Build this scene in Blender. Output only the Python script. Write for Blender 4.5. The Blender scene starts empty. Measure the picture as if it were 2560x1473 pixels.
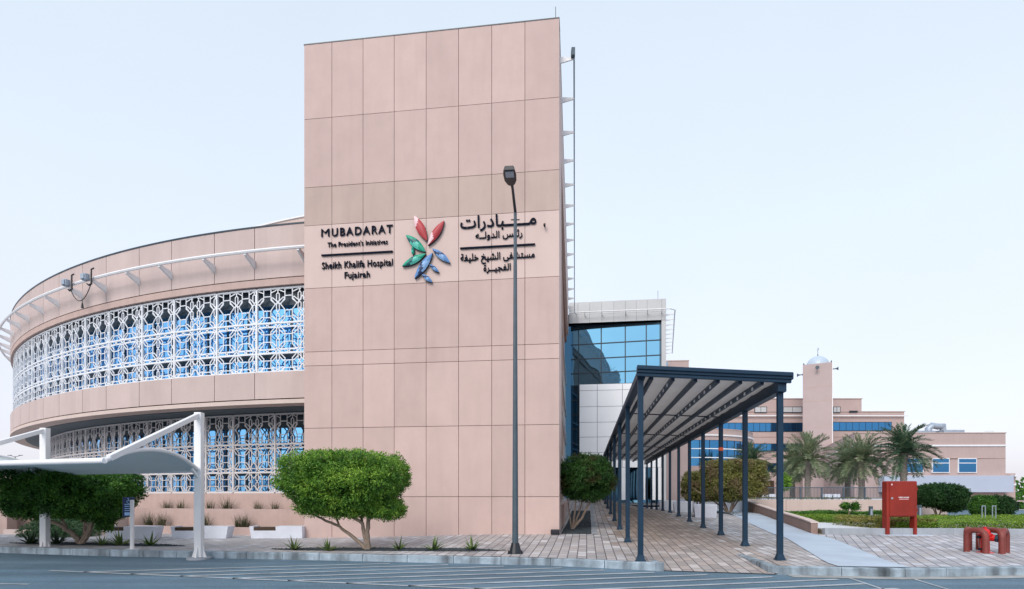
import bpy, math, random
from mathutils import Vector, Matrix, noise
random.seed(11)
R = math.radians
SC = bpy.context.scene
COL = SC.collection
CAMZ = 1.5
F = 1400.0            # focal length in pixels of the 2560 wide photograph

def at(px, py, Y):    # a point of the photograph at distance Y -> metres
    return Vector(((px-1280)/F*Y, Y, CAMZ+(1240-py)/F*Y))

# ------------------------------------------------------------------ materials
def nt(name):
    m = bpy.data.materials.new(name); m.use_nodes = True
    n = m.node_tree; b = n.nodes['Principled BSDF']
    return m, n, b
def rgb(c): return (c[0], c[1], c[2], 1)
def node(n, t, **k):
    x = n.nodes.new(t)
    for a, v in k.items(): setattr(x, a, v)
    return x
def plain(name, c, rough=.6, metal=0, var=0.08, scale=3.0, bump=0.0, bscale=60, spec=.5, dirt=0, island=0.0):
    """colour broken up by object-space noise, optional per-piece variation and bump"""
    m, n, b = nt(name); L = n.links
    tc = node(n, 'ShaderNodeTexCoord')
    no = node(n, 'ShaderNodeTexNoise'); no.inputs['Scale'].default_value = scale; no.inputs['Detail'].default_value = 6
    no.inputs['Roughness'].default_value = .65
    L.new(tc.outputs['Object'], no.inputs['Vector'])
    mp = node(n, 'ShaderNodeMapRange'); mp.inputs['From Min'].default_value = .3; mp.inputs['From Max'].default_value = .7
    mp.inputs['To Min'].default_value = 1-var; mp.inputs['To Max'].default_value = 1+var
    L.new(no.outputs['Fac'], mp.inputs['Value'])
    val = mp.outputs['Result']
    if island:
        g = node(n, 'ShaderNodeNewGeometry')
        m2 = node(n, 'ShaderNodeMapRange'); m2.inputs['To Min'].default_value = 1-island; m2.inputs['To Max'].default_value = 1+island
        L.new(g.outputs['Random Per Island'], m2.inputs['Value'])
        mu = node(n, 'ShaderNodeMath', operation='MULTIPLY'); L.new(val, mu.inputs[0]); L.new(m2.outputs['Result'], mu.inputs[1])
        val = mu.outputs[0]
    if dirt:   # streaks running down
        mapn = node(n, 'ShaderNodeMapping'); mapn.inputs['Scale'].default_value = (2.3, 2.3, .3)
        L.new(tc.outputs['Object'], mapn.inputs['Vector'])
        n2 = node(n, 'ShaderNodeTexNoise'); n2.inputs['Scale'].default_value = 1.6; n2.inputs['Detail'].default_value = 5
        L.new(mapn.outputs['Vector'], n2.inputs['Vector'])
        m3 = node(n, 'ShaderNodeMapRange'); m3.inputs['From Min'].default_value = .45; m3.inputs['From Max'].default_value = .75
        m3.inputs['To Min'].default_value = 1; m3.inputs['To Max'].default_value = 1-dirt
        L.new(n2.outputs['Fac'], m3.inputs['Value'])
        mu = node(n, 'ShaderNodeMath', operation='MULTIPLY'); L.new(val, mu.inputs[0]); L.new(m3.outputs['Result'], mu.inputs[1])
        val = mu.outputs[0]
    vm = node(n, 'ShaderNodeVectorMath', operation='SCALE'); vm.inputs[0].default_value = c
    L.new(val, vm.inputs['Scale']); L.new(vm.outputs['Vector'], b.inputs['Base Color'])
    b.inputs['Roughness'].default_value = rough; b.inputs['Metallic'].default_value = metal
    b.inputs['Specular IOR Level'].default_value = spec
    if bump:
        n4 = node(n, 'ShaderNodeTexNoise'); n4.inputs['Scale'].default_value = bscale; n4.inputs['Detail'].default_value = 4
        L.new(tc.outputs['Object'], n4.inputs['Vector'])
        bp = node(n, 'ShaderNodeBump'); bp.inputs['Strength'].default_value = bump; bp.inputs['Distance'].default_value = .02
        L.new(n4.outputs['Fac'], bp.inputs['Height']); L.new(bp.outputs['Normal'], b.inputs['Normal'])
    return m
def leafmat(name, c1, c2, c3, trans=.25, brown=None):
    m, n, b = nt(name); L = n.links
    g = node(n, 'ShaderNodeNewGeometry')
    tc = node(n, 'ShaderNodeTexCoord')
    no = node(n, 'ShaderNodeTexNoise'); no.inputs['Scale'].default_value = 2.2; no.inputs['Detail'].default_value = 3
    L.new(tc.outputs['Object'], no.inputs['Vector'])
    ma = node(n, 'ShaderNodeMath', operation='MULTIPLY_ADD'); ma.inputs[1].default_value = .55
    L.new(g.outputs['Random Per Island'], ma.inputs[0])
    mb = node(n, 'ShaderNodeMath', operation='MULTIPLY_ADD'); mb.inputs[1].default_value = 1.6; mb.inputs[2].default_value = -.55
    L.new(no.outputs['Fac'], mb.inputs[0]); L.new(mb.outputs[0], ma.inputs[2])
    cr = node(n, 'ShaderNodeValToRGB'); e = cr.color_ramp.elements
    e[0].position = .1; e[0].color = rgb(c1); e[1].position = .95; e[1].color = rgb(c3)
    x = e.new(.55); x.color = rgb(c2)
    L.new(ma.outputs[0], cr.inputs['Fac'])
    colout = cr.outputs['Color']
    if brown:
        n2 = node(n, 'ShaderNodeTexNoise'); n2.inputs['Scale'].default_value = 1.3
        L.new(tc.outputs['Object'], n2.inputs['Vector'])
        mr = node(n, 'ShaderNodeMapRange'); mr.inputs['From Min'].default_value = .5; mr.inputs['From Max'].default_value = .62
        L.new(n2.outputs['Fac'], mr.inputs['Value'])
        mx = node(n, 'ShaderNodeMix', data_type='RGBA'); L.new(mr.outputs['Result'], mx.inputs[0]); L.new(colout, mx.inputs[6])
        mx.inputs[7].default_value = rgb(brown); colout = mx.outputs[2]
    L.new(colout, b.inputs['Base Color']); b.inputs['Roughness'].default_value = .55
    b.inputs['Specular IOR Level'].default_value = .35
    tr = node(n, 'ShaderNodeBsdfTranslucent'); L.new(colout, tr.inputs['Color'])
    ms = node(n, 'ShaderNodeMixShader'); ms.inputs[0].default_value = trans
    L.new(b.outputs[0], ms.inputs[1]); L.new(tr.outputs[0], ms.inputs[2])
    L.new(ms.outputs[0], n.nodes['Material Output'].inputs['Surface'])
    return m
def glassmat(name, c, rough=.03, wob=.02, wscale=.35):
    m, n, b = nt(name); L = n.links
    b.inputs['Base Color'].default_value = rgb(c); b.inputs['Metallic'].default_value = 1; b.inputs['Roughness'].default_value = rough
    tc = node(n, 'ShaderNodeTexCoord'); no = node(n, 'ShaderNodeTexNoise'); no.inputs['Scale'].default_value = wscale
    no.inputs['Detail'].default_value = 1
    L.new(tc.outputs['Object'], no.inputs['Vector'])
    bp = node(n, 'ShaderNodeBump'); bp.inputs['Strength'].default_value = 1; bp.inputs['Distance'].default_value = wob
    L.new(no.outputs['Fac'], bp.inputs['Height']); L.new(bp.outputs['Normal'], b.inputs['Normal'])
    return m
def paving(name, rot, c1, c2, mortar, warm, band=None):
    m, n, b = nt(name); L = n.links
    tc = node(n, 'ShaderNodeTexCoord')
    mp = node(n, 'ShaderNodeMapping'); mp.inputs['Rotation'].default_value = (0, 0, rot)
    L.new(tc.outputs['Object'], mp.inputs['Vector'])
    def brick(bw, rh, off, ms):
        br = node(n, 'ShaderNodeTexBrick'); br.offset = off; br.inputs['Scale'].default_value = 1
        br.inputs['Brick Width'].default_value = bw; br.inputs['Row Height'].default_value = rh
        br.inputs['Mortar Size'].default_value = ms; br.inputs['Mortar Smooth'].default_value = .1
        br.inputs['Color1'].default_value = (0, 0, 0, 1); br.inputs['Color2'].default_value = (1, 1, 1, 1)
        br.inputs['Mortar'].default_value = (.5, .5, .5, 1)
        L.new(mp.outputs['Vector'], br.inputs['Vector']); return br
    br = brick(.42, .21, .37, .011)
    cr = node(n, 'ShaderNodeValToRGB'); e = cr.color_ramp.elements
    e[0].color = rgb(c1); e[1].color = rgb(c2)
    mid = e.new(.35); mid.color = rgb([c1[i]*.72+c2[i]*.28 for i in range(3)])
    w = e.new(.62); w.color = rgb(warm)
    w2 = e.new(.8); w2.color = rgb([c1[i]*.5+c2[i]*.5 for i in range(3)])
    L.new(br.outputs['Color'], cr.inputs['Fac'])
    no = node(n, 'ShaderNodeTexNoise'); no.inputs['Scale'].default_value = .6; no.inputs['Detail'].default_value = 7
    L.new(tc.outputs['Object'], no.inputs['Vector'])
    mr = node(n, 'ShaderNodeMapRange'); mr.inputs['From Min'].default_value = .3; mr.inputs['From Max'].default_value = .7
    mr.inputs['To Min'].default_value = .82; mr.inputs['To Max'].default_value = 1.12
    L.new(no.outputs['Fac'], mr.inputs['Value'])
    vm = node(n, 'ShaderNodeVectorMath', operation='SCALE'); L.new(cr.outputs['Color'], vm.inputs[0]); L.new(mr.outputs['Result'], vm.inputs['Scale'])
    colr = vm.outputs['Vector']
    if band:      # colour multiplied darker and browner between the two rows of posts, weaker near the road
        sx = node(n, 'ShaderNodeSeparateXYZ'); L.new(tc.outputs['Object'], sx.inputs[0])
        ln = node(n, 'ShaderNodeMath', operation='MULTIPLY_ADD'); ln.inputs[1].default_value = -.133; L.new(sx.outputs['Y'], ln.inputs[0]); L.new(sx.outputs['X'], ln.inputs[2])
        dc = node(n, 'ShaderNodeMath', operation='SUBTRACT'); dc.inputs[1].default_value = (band[0]+band[1])/2; L.new(ln.outputs[0], dc.inputs[0])
        ab = node(n, 'ShaderNodeMath', operation='ABSOLUTE'); L.new(dc.outputs[0], ab.inputs[0])
        jit = node(n, 'ShaderNodeMath', operation='MULTIPLY_ADD'); jit.inputs[1].default_value = 1.0; L.new(br.outputs['Color'], jit.inputs[0]); L.new(ab.outputs[0], jit.inputs[2])
        m1 = node(n, 'ShaderNodeMapRange'); hw = (band[1]-band[0])/2; m1.inputs['From Min'].default_value = hw+.45; m1.inputs['From Max'].default_value = hw+.75; m1.inputs['To Min'].default_value = 1; m1.inputs['To Max'].default_value = 0
        L.new(jit.outputs[0], m1.inputs['Value'])
        m2 = node(n, 'ShaderNodeMapRange'); m2.inputs['From Min'].default_value = 12.5; m2.inputs['From Max'].default_value = 17; m2.inputs['To Min'].default_value = .35; L.new(sx.outputs['Y'], m2.inputs['Value'])
        mm = node(n, 'ShaderNodeMath', operation='MULTIPLY'); L.new(m1.outputs[0], mm.inputs[0]); L.new(m2.outputs[0], mm.inputs[1])
        tint = node(n, 'ShaderNodeMix', data_type='RGBA', blend_type='MULTIPLY'); L.new(mm.outputs[0], tint.inputs[0]); L.new(colr, tint.inputs[6]); tint.inputs[7].default_value = (.86, .72, .60, 1)
        colr = tint.outputs[2]
    mx = node(n, 'ShaderNodeMix', data_type='RGBA'); L.new(br.outputs['Fac'], mx.inputs[0]); L.new(colr, mx.inputs[6])
    mx.inputs[7].default_value = rgb(mortar)
    L.new(mx.outputs[2], b.inputs['Base Color']); b.inputs['Roughness'].default_value = .75
    fine = node(n, 'ShaderNodeTexNoise'); fine.inputs['Scale'].default_value = 40; L.new(tc.outputs['Object'], fine.inputs['Vector'])
    iv = node(n, 'ShaderNodeMath', operation='MULTIPLY_ADD'); iv.inputs[1].default_value = -1.5; L.new(br.outputs['Fac'], iv.inputs[0])
    L.new(fine.outputs['Fac'], iv.inputs[2])
    bp = node(n, 'ShaderNodeBump'); bp.inputs['Strength'].default_value = .5; bp.inputs['Distance'].default_value = .01
    L.new(iv.outputs[0], bp.inputs['Height']); L.new(bp.outputs['Normal'], b.inputs['Normal'])
    return m

def roadmat(name):
    m = plain(name, (.11, .178, .236), .72, var=.16, scale=.5, bump=.6, bscale=80, spec=.35)
    n = m.node_tree; L = n.links; b = n.nodes['Principled BSDF']; src = b.inputs['Base Color'].links[0].from_socket
    tc = node(n, 'ShaderNodeTexCoord')
    g = node(n, 'ShaderNodeTexNoise'); g.inputs['Scale'].default_value = 45; g.inputs['Detail'].default_value = 2; L.new(tc.outputs['Object'], g.inputs['Vector'])
    mp = node(n, 'ShaderNodeMapping'); mp.inputs['Scale'].default_value = (.12, 1.6, 1); mp.inputs['Rotation'].default_value = (0, 0, R(13)); L.new(tc.outputs['Object'], mp.inputs['Vector'])
    s = node(n, 'ShaderNodeTexNoise'); s.inputs['Scale'].default_value = 1; s.inputs['Detail'].default_value = 6; L.new(mp.outputs['Vector'], s.inputs['Vector'])
    a = node(n, 'ShaderNodeMapRange'); a.inputs['From Min'].default_value = .3; a.inputs['From Max'].default_value = .7; a.inputs['To Min'].default_value = .72; a.inputs['To Max'].default_value = 1.28; L.new(g.outputs['Fac'], a.inputs['Value'])
    c = node(n, 'ShaderNodeMapRange'); c.inputs['From Min'].default_value = .35; c.inputs['From Max'].default_value = .7; c.inputs['To Min'].default_value = .82; c.inputs['To Max'].default_value = 1.22; L.new(s.outputs['Fac'], c.inputs['Value'])
    mu = node(n, 'ShaderNodeMath', operation='MULTIPLY'); L.new(a.outputs[0], mu.inputs[0]); L.new(c.outputs[0], mu.inputs[1])
    v = node(n, 'ShaderNodeVectorMath', operation='SCALE'); L.new(src, v.inputs[0]); L.new(mu.outputs[0], v.inputs['Scale']); L.new(v.outputs['Vector'], b.inputs['Base Color'])
    return m
M = {}
M['clad']   = plain('cladding', (.55, .410, .376), .7, var=.05, scale=1.2, island=.065, dirt=.05, bump=.08, bscale=40, spec=.25)
M['cladlt'] = plain('cladding_light', (.615, .476, .438), .7, var=.03, scale=1.2, island=.015, dirt=.03, spec=.25)
M['cladtan']= plain('cladding_tan', (.49, .372, .328), .7, var=.05, scale=1.2, island=.03, dirt=.06, spec=.25)
M['band']   = plain('band_cladding', (.53, .425, .40), .65, var=.05, scale=1, island=.045, dirt=.05, spec=.3)
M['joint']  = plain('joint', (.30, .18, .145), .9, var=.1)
M['plaster']= plain('plaster', (.50, .37, .335), .85, var=.07, scale=1.5, dirt=.08, bump=.1, bscale=50, spec=.2)
M['plasterlt']=plain('plaster_light', (.60, .49, .45), .85, var=.05, scale=1.5, dirt=.05, spec=.2)
M['brownshade']=plain('brown_shaded_wall', (.30, .21, .18), .85, var=.1, scale=2, dirt=.15, spec=.2)  # brown of the ramp wall; on the garden wall it paints shadow
M['farwall']= plain('far_wall', (.47, .36, .34), .85, var=.05, scale=.4, dirt=.05, spec=.2)
M['fartower']=plain('far_tower', (.44, .355, .35), .85, var=.05, scale=.4, spec=.2)
M['white']  = plain('white_paint', (.78, .78, .80), .45, var=.03, scale=2, dirt=.05)
M['whitepanel'] = plain('white_metal_panel', (.90, .92, .95), .28, var=.03, scale=.8, island=.02)
M['fascia'] = plain('fascia_panel', (.44, .49, .60), .5, var=.04, scale=.6)
M['greypanel'] = plain('grey_metal_panel', (.50, .51, .52), .4, var=.04, scale=.8, island=.03)
M['lattice']= plain('lattice_white', (.74, .76, .80), .5, var=.05, scale=3)
M['latticelow']= plain('lattice_cream', (.62, .59, .59), .55, var=.05, scale=3)
M['glass']  = glassmat('blue_glass', (.16, .38, .56), .02, .04, .5)
M['glassb'] = glassmat('blue_glass_wavy', (.19, .50, .86), .02, .015, .45)
M['glassd'] = glassmat('dark_glass', (.035, .09, .15), .05)
M['glassf'] = glassmat('far_glass', (.055, .21, .42), .08)
M['sideglass'] = plain('side_glass', (.03, .075, .10), .5, var=.5, scale=.8, spec=.2)
M['mull']   = plain('dark_mullion', (.012, .03, .05), .4)
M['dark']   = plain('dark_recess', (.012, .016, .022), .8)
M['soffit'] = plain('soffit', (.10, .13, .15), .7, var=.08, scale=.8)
M['steel']  = plain('dark_blue_steel', (.010, .034, .066), .45, var=.12, scale=4, spec=.3)
M['fabric'] = plain('awning_fabric', (.66, .64, .63), .8, var=.05, scale=1, spec=.2)
M['shade']  = plain('carport_fabric', (.66, .71, .72), .7, var=.04, scale=.8, spec=.25)
M['polegrey'] = plain('lamp_pole_paint', (.055, .085, .11), .45, var=.25, scale=2.2)
M['black']  = plain('black_paint', (.008, .011, .018), .4)
M['letter'] = plain('letter_face', (.004, .008, .02), .8, spec=.15)
M['asphalt']= roadmat('asphalt')
M['line']   = plain('road_paint', (.36, .395, .43), .7, var=.35, scale=1.6)
M['kerb']   = plain('kerb_concrete', (.30, .37, .43), .8, var=.45, scale=1.8, bump=.3, bscale=30, dirt=.85)
M['dust']   = plain('gutter_dust', (.33, .33, .32), .9, var=.4, scale=1.5)
M['conc']   = plain('path_concrete', (.44, .51, .60), .75, var=.12, scale=.9, bump=.15, bscale=30)
M['gkerb']  = plain('planter_kerb', (.33, .36, .40), .8, var=.15, scale=1.2, dirt=.2)
M['gravel'] = plain('dark_gravel', (.035, .05, .06), .95, var=.7, scale=26, bump=1, bscale=40)
M['soil']   = plain('garden_soil', (.30, .27, .22), .95, var=.3, scale=2, bump=.5)
M['sand']   = plain('far_ground', (.32, .30, .27), .95, var=.2, scale=.1)
M['pebble'] = plain('white_gravel', (.62, .64, .68), .9, var=.15, scale=20)
M['pave']   = paving('paving_walkway', R(-82.4), (.34, .315, .315), (.62, .60, .61), (.10, .09, .095), (.45, .40, .38), band=(1.1, 4.1))
M['pavel']  = paving('paving_grey', R(-82.4), (.37, .36, .37), (.58, .58, .61), (.16, .155, .165), (.45, .42, .41))
M['paver']  = paving('paving_right', R(-62.5), (.33, .32, .34), (.60, .60, .64), (.10, .10, .12), (.45, .41, .41))
M['red']    = plain('red_cabinet_paint', (.25, .024, .015), .5, var=.16, scale=1.6, dirt=.15, spec=.3)
M['redpipe']= plain('oxide_red_pipe', (.19, .036, .028), .55, var=.2, scale=4)
M['redhyd'] = plain('hydrant_red', (.58, .012, .01), .35, var=.08)
M['orange'] = plain('orange_tape', (.9, .12, .03), .5)
M['silver'] = plain('silver', (.5, .52, .55), .3, metal=.8)
M['galv']   = plain('galvanised_duct', (.34, .40, .48), .45, metal=.3, var=.15, scale=3)
M['wood']   = plain('dark_wood', (.045, .025, .012), .6, var=.3, scale=8)
M['bench']  = plain('bench_concrete', (.66, .69, .77), .7, var=.06, scale=2, dirt=.06)
M['benchd'] = plain('bench_end_grey', (.09, .12, .15), .7)
M['navy']   = plain('sign_navy', (.008, .025, .10), .4)
M['skyblue']= plain('sign_light_blue', (.35, .55, .85), .5)
M['bark']   = plain('bark', (.27, .21, .165), .9, var=.3, scale=9, bump=.6)
M['barkg']  = plain('palm_bark', (.20, .175, .155), .95, var=.35, scale=9, bump=.9, bscale=20)
M['dome']   = plain('dome_white', (.44, .53, .63), .35, var=.04)
M['petalred'] = plain('petal_red', (.42, .035, .045), .45, var=.08)
M['petalpink'] = plain('petal_pink', (.80, .55, .58), .45)
M['petalgreen'] = plain('petal_green', (.0, .30, .19), .45, var=.08)
M['petalmint'] = plain('petal_mint', (.10, .52, .42), .45)
M['petalteal'] = plain('petal_teal', (.005, .10, .11), .45)
M['petalblue'] = plain('petal_blue', (.10, .24, .50), .45, var=.08)
M['petalsky'] = plain('petal_sky', (.24, .42, .70), .45)
M['petalnavy'] = plain('petal_navy', (.01, .035, .11), .45)
M['leaf']   = leafmat('leaves_bright', (.035, .105, .018), (.12, .28, .03), (.34, .52, .07))
M['leafd']  = leafmat('leaves_dark', (.016, .065, .014), (.05, .165, .02), (.13, .29, .035))
M['leafo']  = leafmat('leaves_olive', (.11, .12, .035), (.20, .21, .06), (.30, .30, .09), brown=(.22, .17, .09))
M['leafb']  = leafmat('leaves_browned', (.012, .05, .012), (.035, .11, .02), (.07, .17, .03), brown=(.075, .065, .022))
M['leaft']  = leafmat('leaves_tight', (.008, .035, .012), (.02, .075, .018), (.045, .12, .03))
M['hedge']  = leafmat('hedge_green', (.06, .135, .015), (.15, .27, .025), (.27, .40, .05))
M['hedgey'] = leafmat('hedge_yellow', (.10, .12, .03), (.22, .23, .05), (.34, .28, .10))
M['palm']   = leafmat('palm_leaf', (.09, .14, .08), (.19, .245, .14), (.34, .35, .21), trans=.25)
M['palmg']  = leafmat('palm_leaf_green', (.03, .08, .05), (.07, .14, .08), (.20, .24, .13), trans=.2)
M['agave']  = leafmat('agave_leaf', (.04, .09, .035), (.10, .16, .04), (.22, .27, .06), trans=.1)
M['agaved'] = leafmat('agave_dark', (.012, .03, .018), (.03, .06, .03), (.06, .09, .04), trans=.1)
M['grassy'] = leafmat('tuft_leaf', (.04, .06, .03), (.10, .10, .05), (.18, .15, .08), trans=.1)
M['mound']  = leafmat('mound_leaf', (.03, .09, .04), (.06, .14, .06), (.12, .18, .09), trans=.15)

def translucent(m, c, f):
    n = m.node_tree; t = node(n, 'ShaderNodeBsdfTranslucent'); t.inputs['Color'].default_value = rgb(c); x = node(n, 'ShaderNodeMixShader'); x.inputs[0].default_value = f
    n.links.new(n.nodes['Principled BSDF'].outputs[0], x.inputs[1]); n.links.new(t.outputs[0], x.inputs[2]); n.links.new(x.outputs[0], n.nodes['Material Output'].inputs['Surface'])
translucent(M['fabric'], (.70, .68, .67), .45); translucent(M['shade'], (.55, .62, .64), .22)
# ------------------------------------------------------------------ mesh builder
class MB:
    def __init__(s): s.v = []; s.f = []; s.m = []; s.cur = 0
    def face(s, idx): s.f.append(tuple(idx)); s.m.append(s.cur)
    def poly(s, pts):
        k = len(s.v); s.v += [tuple(p) for p in pts]; s.face(range(k, k+len(pts)))
    def hexa(s, p):      # 8 points: bottom 4 ccw, top 4
        k = len(s.v); s.v += [tuple(q) for q in p]
        for a in ((3,2,1,0),(4,5,6,7),(0,1,5,4),(1,2,6,5),(2,3,7,6),(3,0,4,7)): s.face([k+i for i in a])
    def box(s, x0, x1, y0, y1, z0, z1):
        s.hexa([(x0,y0,z0),(x1,y0,z0),(x1,y1,z0),(x0,y1,z0),(x0,y0,z1),(x1,y0,z1),(x1,y1,z1),(x0,y1,z1)])
    def obox(s, o, u, v, w, a, b, c):   # oriented: origin o, axes u v w with ranges a b c
        o, u, v, w = map(Vector, (o, u, v, w))
        P = lambda i, j, k: o+u*a[i]+v*b[j]+w*c[k]
        s.hexa([P(0,0,0),P(1,0,0),P(1,1,0),P(0,1,0),P(0,0,1),P(1,0,1),P(1,1,1),P(0,1,1)])
    def beam(s, p, q, w, h, up=(0,0,1)):
        p, q = Vector(p), Vector(q); d = (q-p); l = d.length; d.normalize(); up = Vector(up)
        side = d.cross(up)
        if side.length < 1e-4: side = d.cross(Vector((0,1,0)))
        side.normalize(); n = side.cross(d)
        s.obox(p, d, side, n, (0, l), (-w/2, w/2), (-h/2, h/2))
    def tube(s, pts, r, n=8, cap=True):
        pts = [Vector(p) for p in pts]
        rs = r if isinstance(r, (list, tuple)) else [r]*len(pts)
        rings = []; prev = None
        for i, p in enumerate(pts):
            if i == 0: d = pts[1]-p
            elif i == len(pts)-1: d = p-pts[-2]
            else: d = (pts[i+1]-p).normalized()+(p-pts[i-1]).normalized()
            if d.length < 1e-9: d = Vector((0,0,1))
            d.normalize()
            a = prev if prev else (Vector((1,0,0)) if abs(d.x) < .8 else Vector((0,1,0)))
            a = (a-d*a.dot(d)).normalized(); b = d.cross(a); prev = a
            k = len(s.v); rings.append(k)
            for j in range(n):
                t = 2*math.pi*j/n; s.v.append(tuple(p+(a*math.cos(t)+b*math.sin(t))*rs[i]))
        for i in range(len(rings)-1):
            for j in range(n):
                j2 = (j+1) % n; s.face((rings[i]+j, rings[i]+j2, rings[i+1]+j2, rings[i+1]+j))
        if cap:
            s.face([rings[0]+j for j in range(n)][::-1]); s.face([rings[-1]+j for j in range(n)])
    def prism(s, poly, z0, z1):
        k = len(s.v); n = len(poly)
        s.v += [(p[0], p[1], z0) for p in poly]+[(p[0], p[1], z1) for p in poly]
        s.face(list(range(k, k+n))[::-1]); s.face(range(k+n, k+2*n))
        for i in range(n): j = (i+1) % n; s.face((k+i, k+j, k+n+j, k+n+i))
    def lathe(s, prof, c, n=24):
        k0 = None
        for i, (r, z) in enumerate(prof):
            k = len(s.v)
            for j in range(n):
                t = 2*math.pi*j/n; s.v.append((c[0]+r*math.cos(t), c[1]+r*math.sin(t), c[2]+z))
            if k0 is not None:
                for j in range(n): j2 = (j+1) % n; s.face((k0+j, k0+j2, k+j2, k+j))
            else: s.face([k+j for j in range(n)][::-1])
            k0 = k
        s.face([k0+j for j in range(n)])
    def build(s, name, mats, parent=None, smooth=False, bevel=0, world=True):
        me = bpy.data.meshes.new(name)
        off = Vector((0,0,0))
        if parent is not None and world:
            r = parent
            while r.parent: r = r.parent
            off = Vector(r.location)
        me.from_pydata([tuple(Vector(v)-off) for v in s.v], [], s.f)
        if not isinstance(mats, (list, tuple)): mats = [mats]
        for m in mats: me.materials.append(m)
        me.polygons.foreach_set('material_index', s.m)
        if smooth: me.polygons.foreach_set('use_smooth', [True]*len(s.f))
        me.update()
        o = bpy.data.objects.new(name, me); COL.objects.link(o)
        if parent is not None: o.parent = parent
        if bevel:
            b = o.modifiers.new('bevel', 'BEVEL'); b.width = bevel; b.segments = 2; b.limit_method = 'ANGLE'
            b.angle_limit = R(40)
        if smooth:
            try: me.set_sharp_from_angle(angle=R(50))
            except Exception: pass
        return o
def tag(o, label=None, cat=None, group=None, kind=None):
    if label: o['label'] = label
    if cat: o['category'] = cat
    if group: o['group'] = group
    if kind: o['kind'] = kind
    return o
def thing(name, label, cat, loc=(0,0,0), group=None, kind=None):
    o = bpy.data.objects.new(name, None); o.empty_display_size = .3; COL.objects.link(o); o.location = loc
    return tag(o, label, cat, group, kind)
def copy_tree(o, loc=None, rz=None, scale=None, label=None, parent=None):
    c = o.copy(); COL.objects.link(c); c.parent = parent
    if loc is not None: c.location = loc
    if rz is not None: c.rotation_euler = (0, 0, rz)
    if scale is not None: c.scale = scale if isinstance(scale, (tuple, list)) else (scale,)*3
    if label: c['label'] = label
    for ch in list(o.children): copy_tree(ch, parent=c)
    return c

# ------------------------------------------------------------------ terrain
PROF = [(0,.155),(11.7,.155),(14,.21),(17,.33),(19.5,.40),(22,.49),(25,.62),(28,.76),(31,.92),(34,1.06),(38,1.30),(42,1.34),(400,1.34)]
def lerp(tab, x):
    for (a, b), (c, d) in zip(tab, tab[1:]):
        if x <= c: return b+(d-b)*max(0, (x-a))/(c-a)
    return tab[-1][1]
def sm(x, a, b):
    t = max(0, min(1, (x-a)/(b-a))); return t*t*(3-2*t)
KERB = [(-90,32),(-30,19.0),(-13.4,14.75),(-10,13.95),(-4.5,13.1),(.83,12.1),(3.03,11.2),(4.93,10.7),(7.26,10.35),(9.75,10.62),(30,13.2),(90,20)]
def yk(x): return lerp(KERB, x)
def rampx(y): return 9.72+.2308*(y-18.2)          # foot of the low ramp wall
def G(x, y):
    p = lerp(PROF, y)
    g = .155+(p-.155)*sm(x, -6.9, 1.2)
    if x > rampx(y)+.15 and y > 17.5:              # lower garden right of the ramp wall
        lo = lerp([(0,.24),(20,.27),(27,.34),(34,.1),(48,-.85),(400,-.9)], y)
        g = lo
    elif x > 5.5:
        pr = lerp([(0,.155),(11.7,.155),(18,.27),(22,.47),(24,.57),(26,.66)], y)
        g = g+(min(g, pr)-g)*sm(x, 6.0, 9.0)
    e = 5.0+(y-10.8)*.11
    if 3.035 < x < e+.015 and y < 14:
        y0 = yk(x); g = .012+(G(2.9, 14)-.012)*max(0, (y-y0))/(14-y0)
    return g

def sheet(name, xs, mat, kind='structure', y1=None, ystart=0.0, zoff=0.0, matf=None, ys=None):
    b = MB(); rows = []
    ts = ys
    for x in xs:
        col = []
        for t in ts:
            y0 = yk(x)+ystart
            y = y0+t if t < 6 else max(y0+6, 0)+(t-6)
            xx = x
            if abs(x-4.99) < .03 and y < 14.0: xx = x+(y-10.8)*.11
            col.append(len(b.v)); b.v.append((xx, y, G(xx, y)+zoff))
        rows.append(col)
    for i in range(len(rows)-1):
        for j in range(len(ts)-1):
            a, c = rows[i], rows[i+1]
            if matf:
                vs = [Vector(b.v[k]) for k in (a[j], c[j], c[j+1], a[j+1])]
                cen = sum(vs, Vector())/4; b.cur = matf(cen)
            b.face((a[j], c[j], c[j+1], a[j+1]))
    o = b.build(name, mat); o['kind'] = kind; return o
xs = [-90,-70,-50,-40,-30]+[-24+.6*i for i in range(45)]+[2.7,3.02,3.04,3.4]+[3.8,4.2,4.6,4.975,5.005,5.4]+[5.9+.25*i for i in range(90)]+[29,31,34,38,44,52,62,90]
ys = [.12*i for i in range(3)]+[.4+.3*i for i in range(120)]+[38,40,43,47,52,58,66,80,110,180]
ys = sorted(set(round(t, 3) for t in ys))
def pm(c):
    if c.x < -1.5 or c.y > 40: return 0
    if c.x > rampx(c.y)+.2 and c.y > 17.9: return 3
    if c.x > 6.8+(c.y-10.7)*.36 and c.y < 18.6: return 2
    return 1
o = sheet('pavement', xs, [M['pavel'], M['pave'], M['paver'], M['soil']], ys=ys, matf=pm, ystart=.0)
b = MB(); b.poly([(-400,-120,-.004),(400,-120,-.004),(400,60,-.004),(-400,60,-.004)]); b.build('road', M['asphalt'])['kind'] = 'structure'
b = MB(); b.poly([(-1500,-600,-1.6),(1500,-600,-1.6),(1500,2500,-1.6),(-1500,2500,-1.6)]); b.build('terrain', M['sand'])['kind'] = 'structure'

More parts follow.
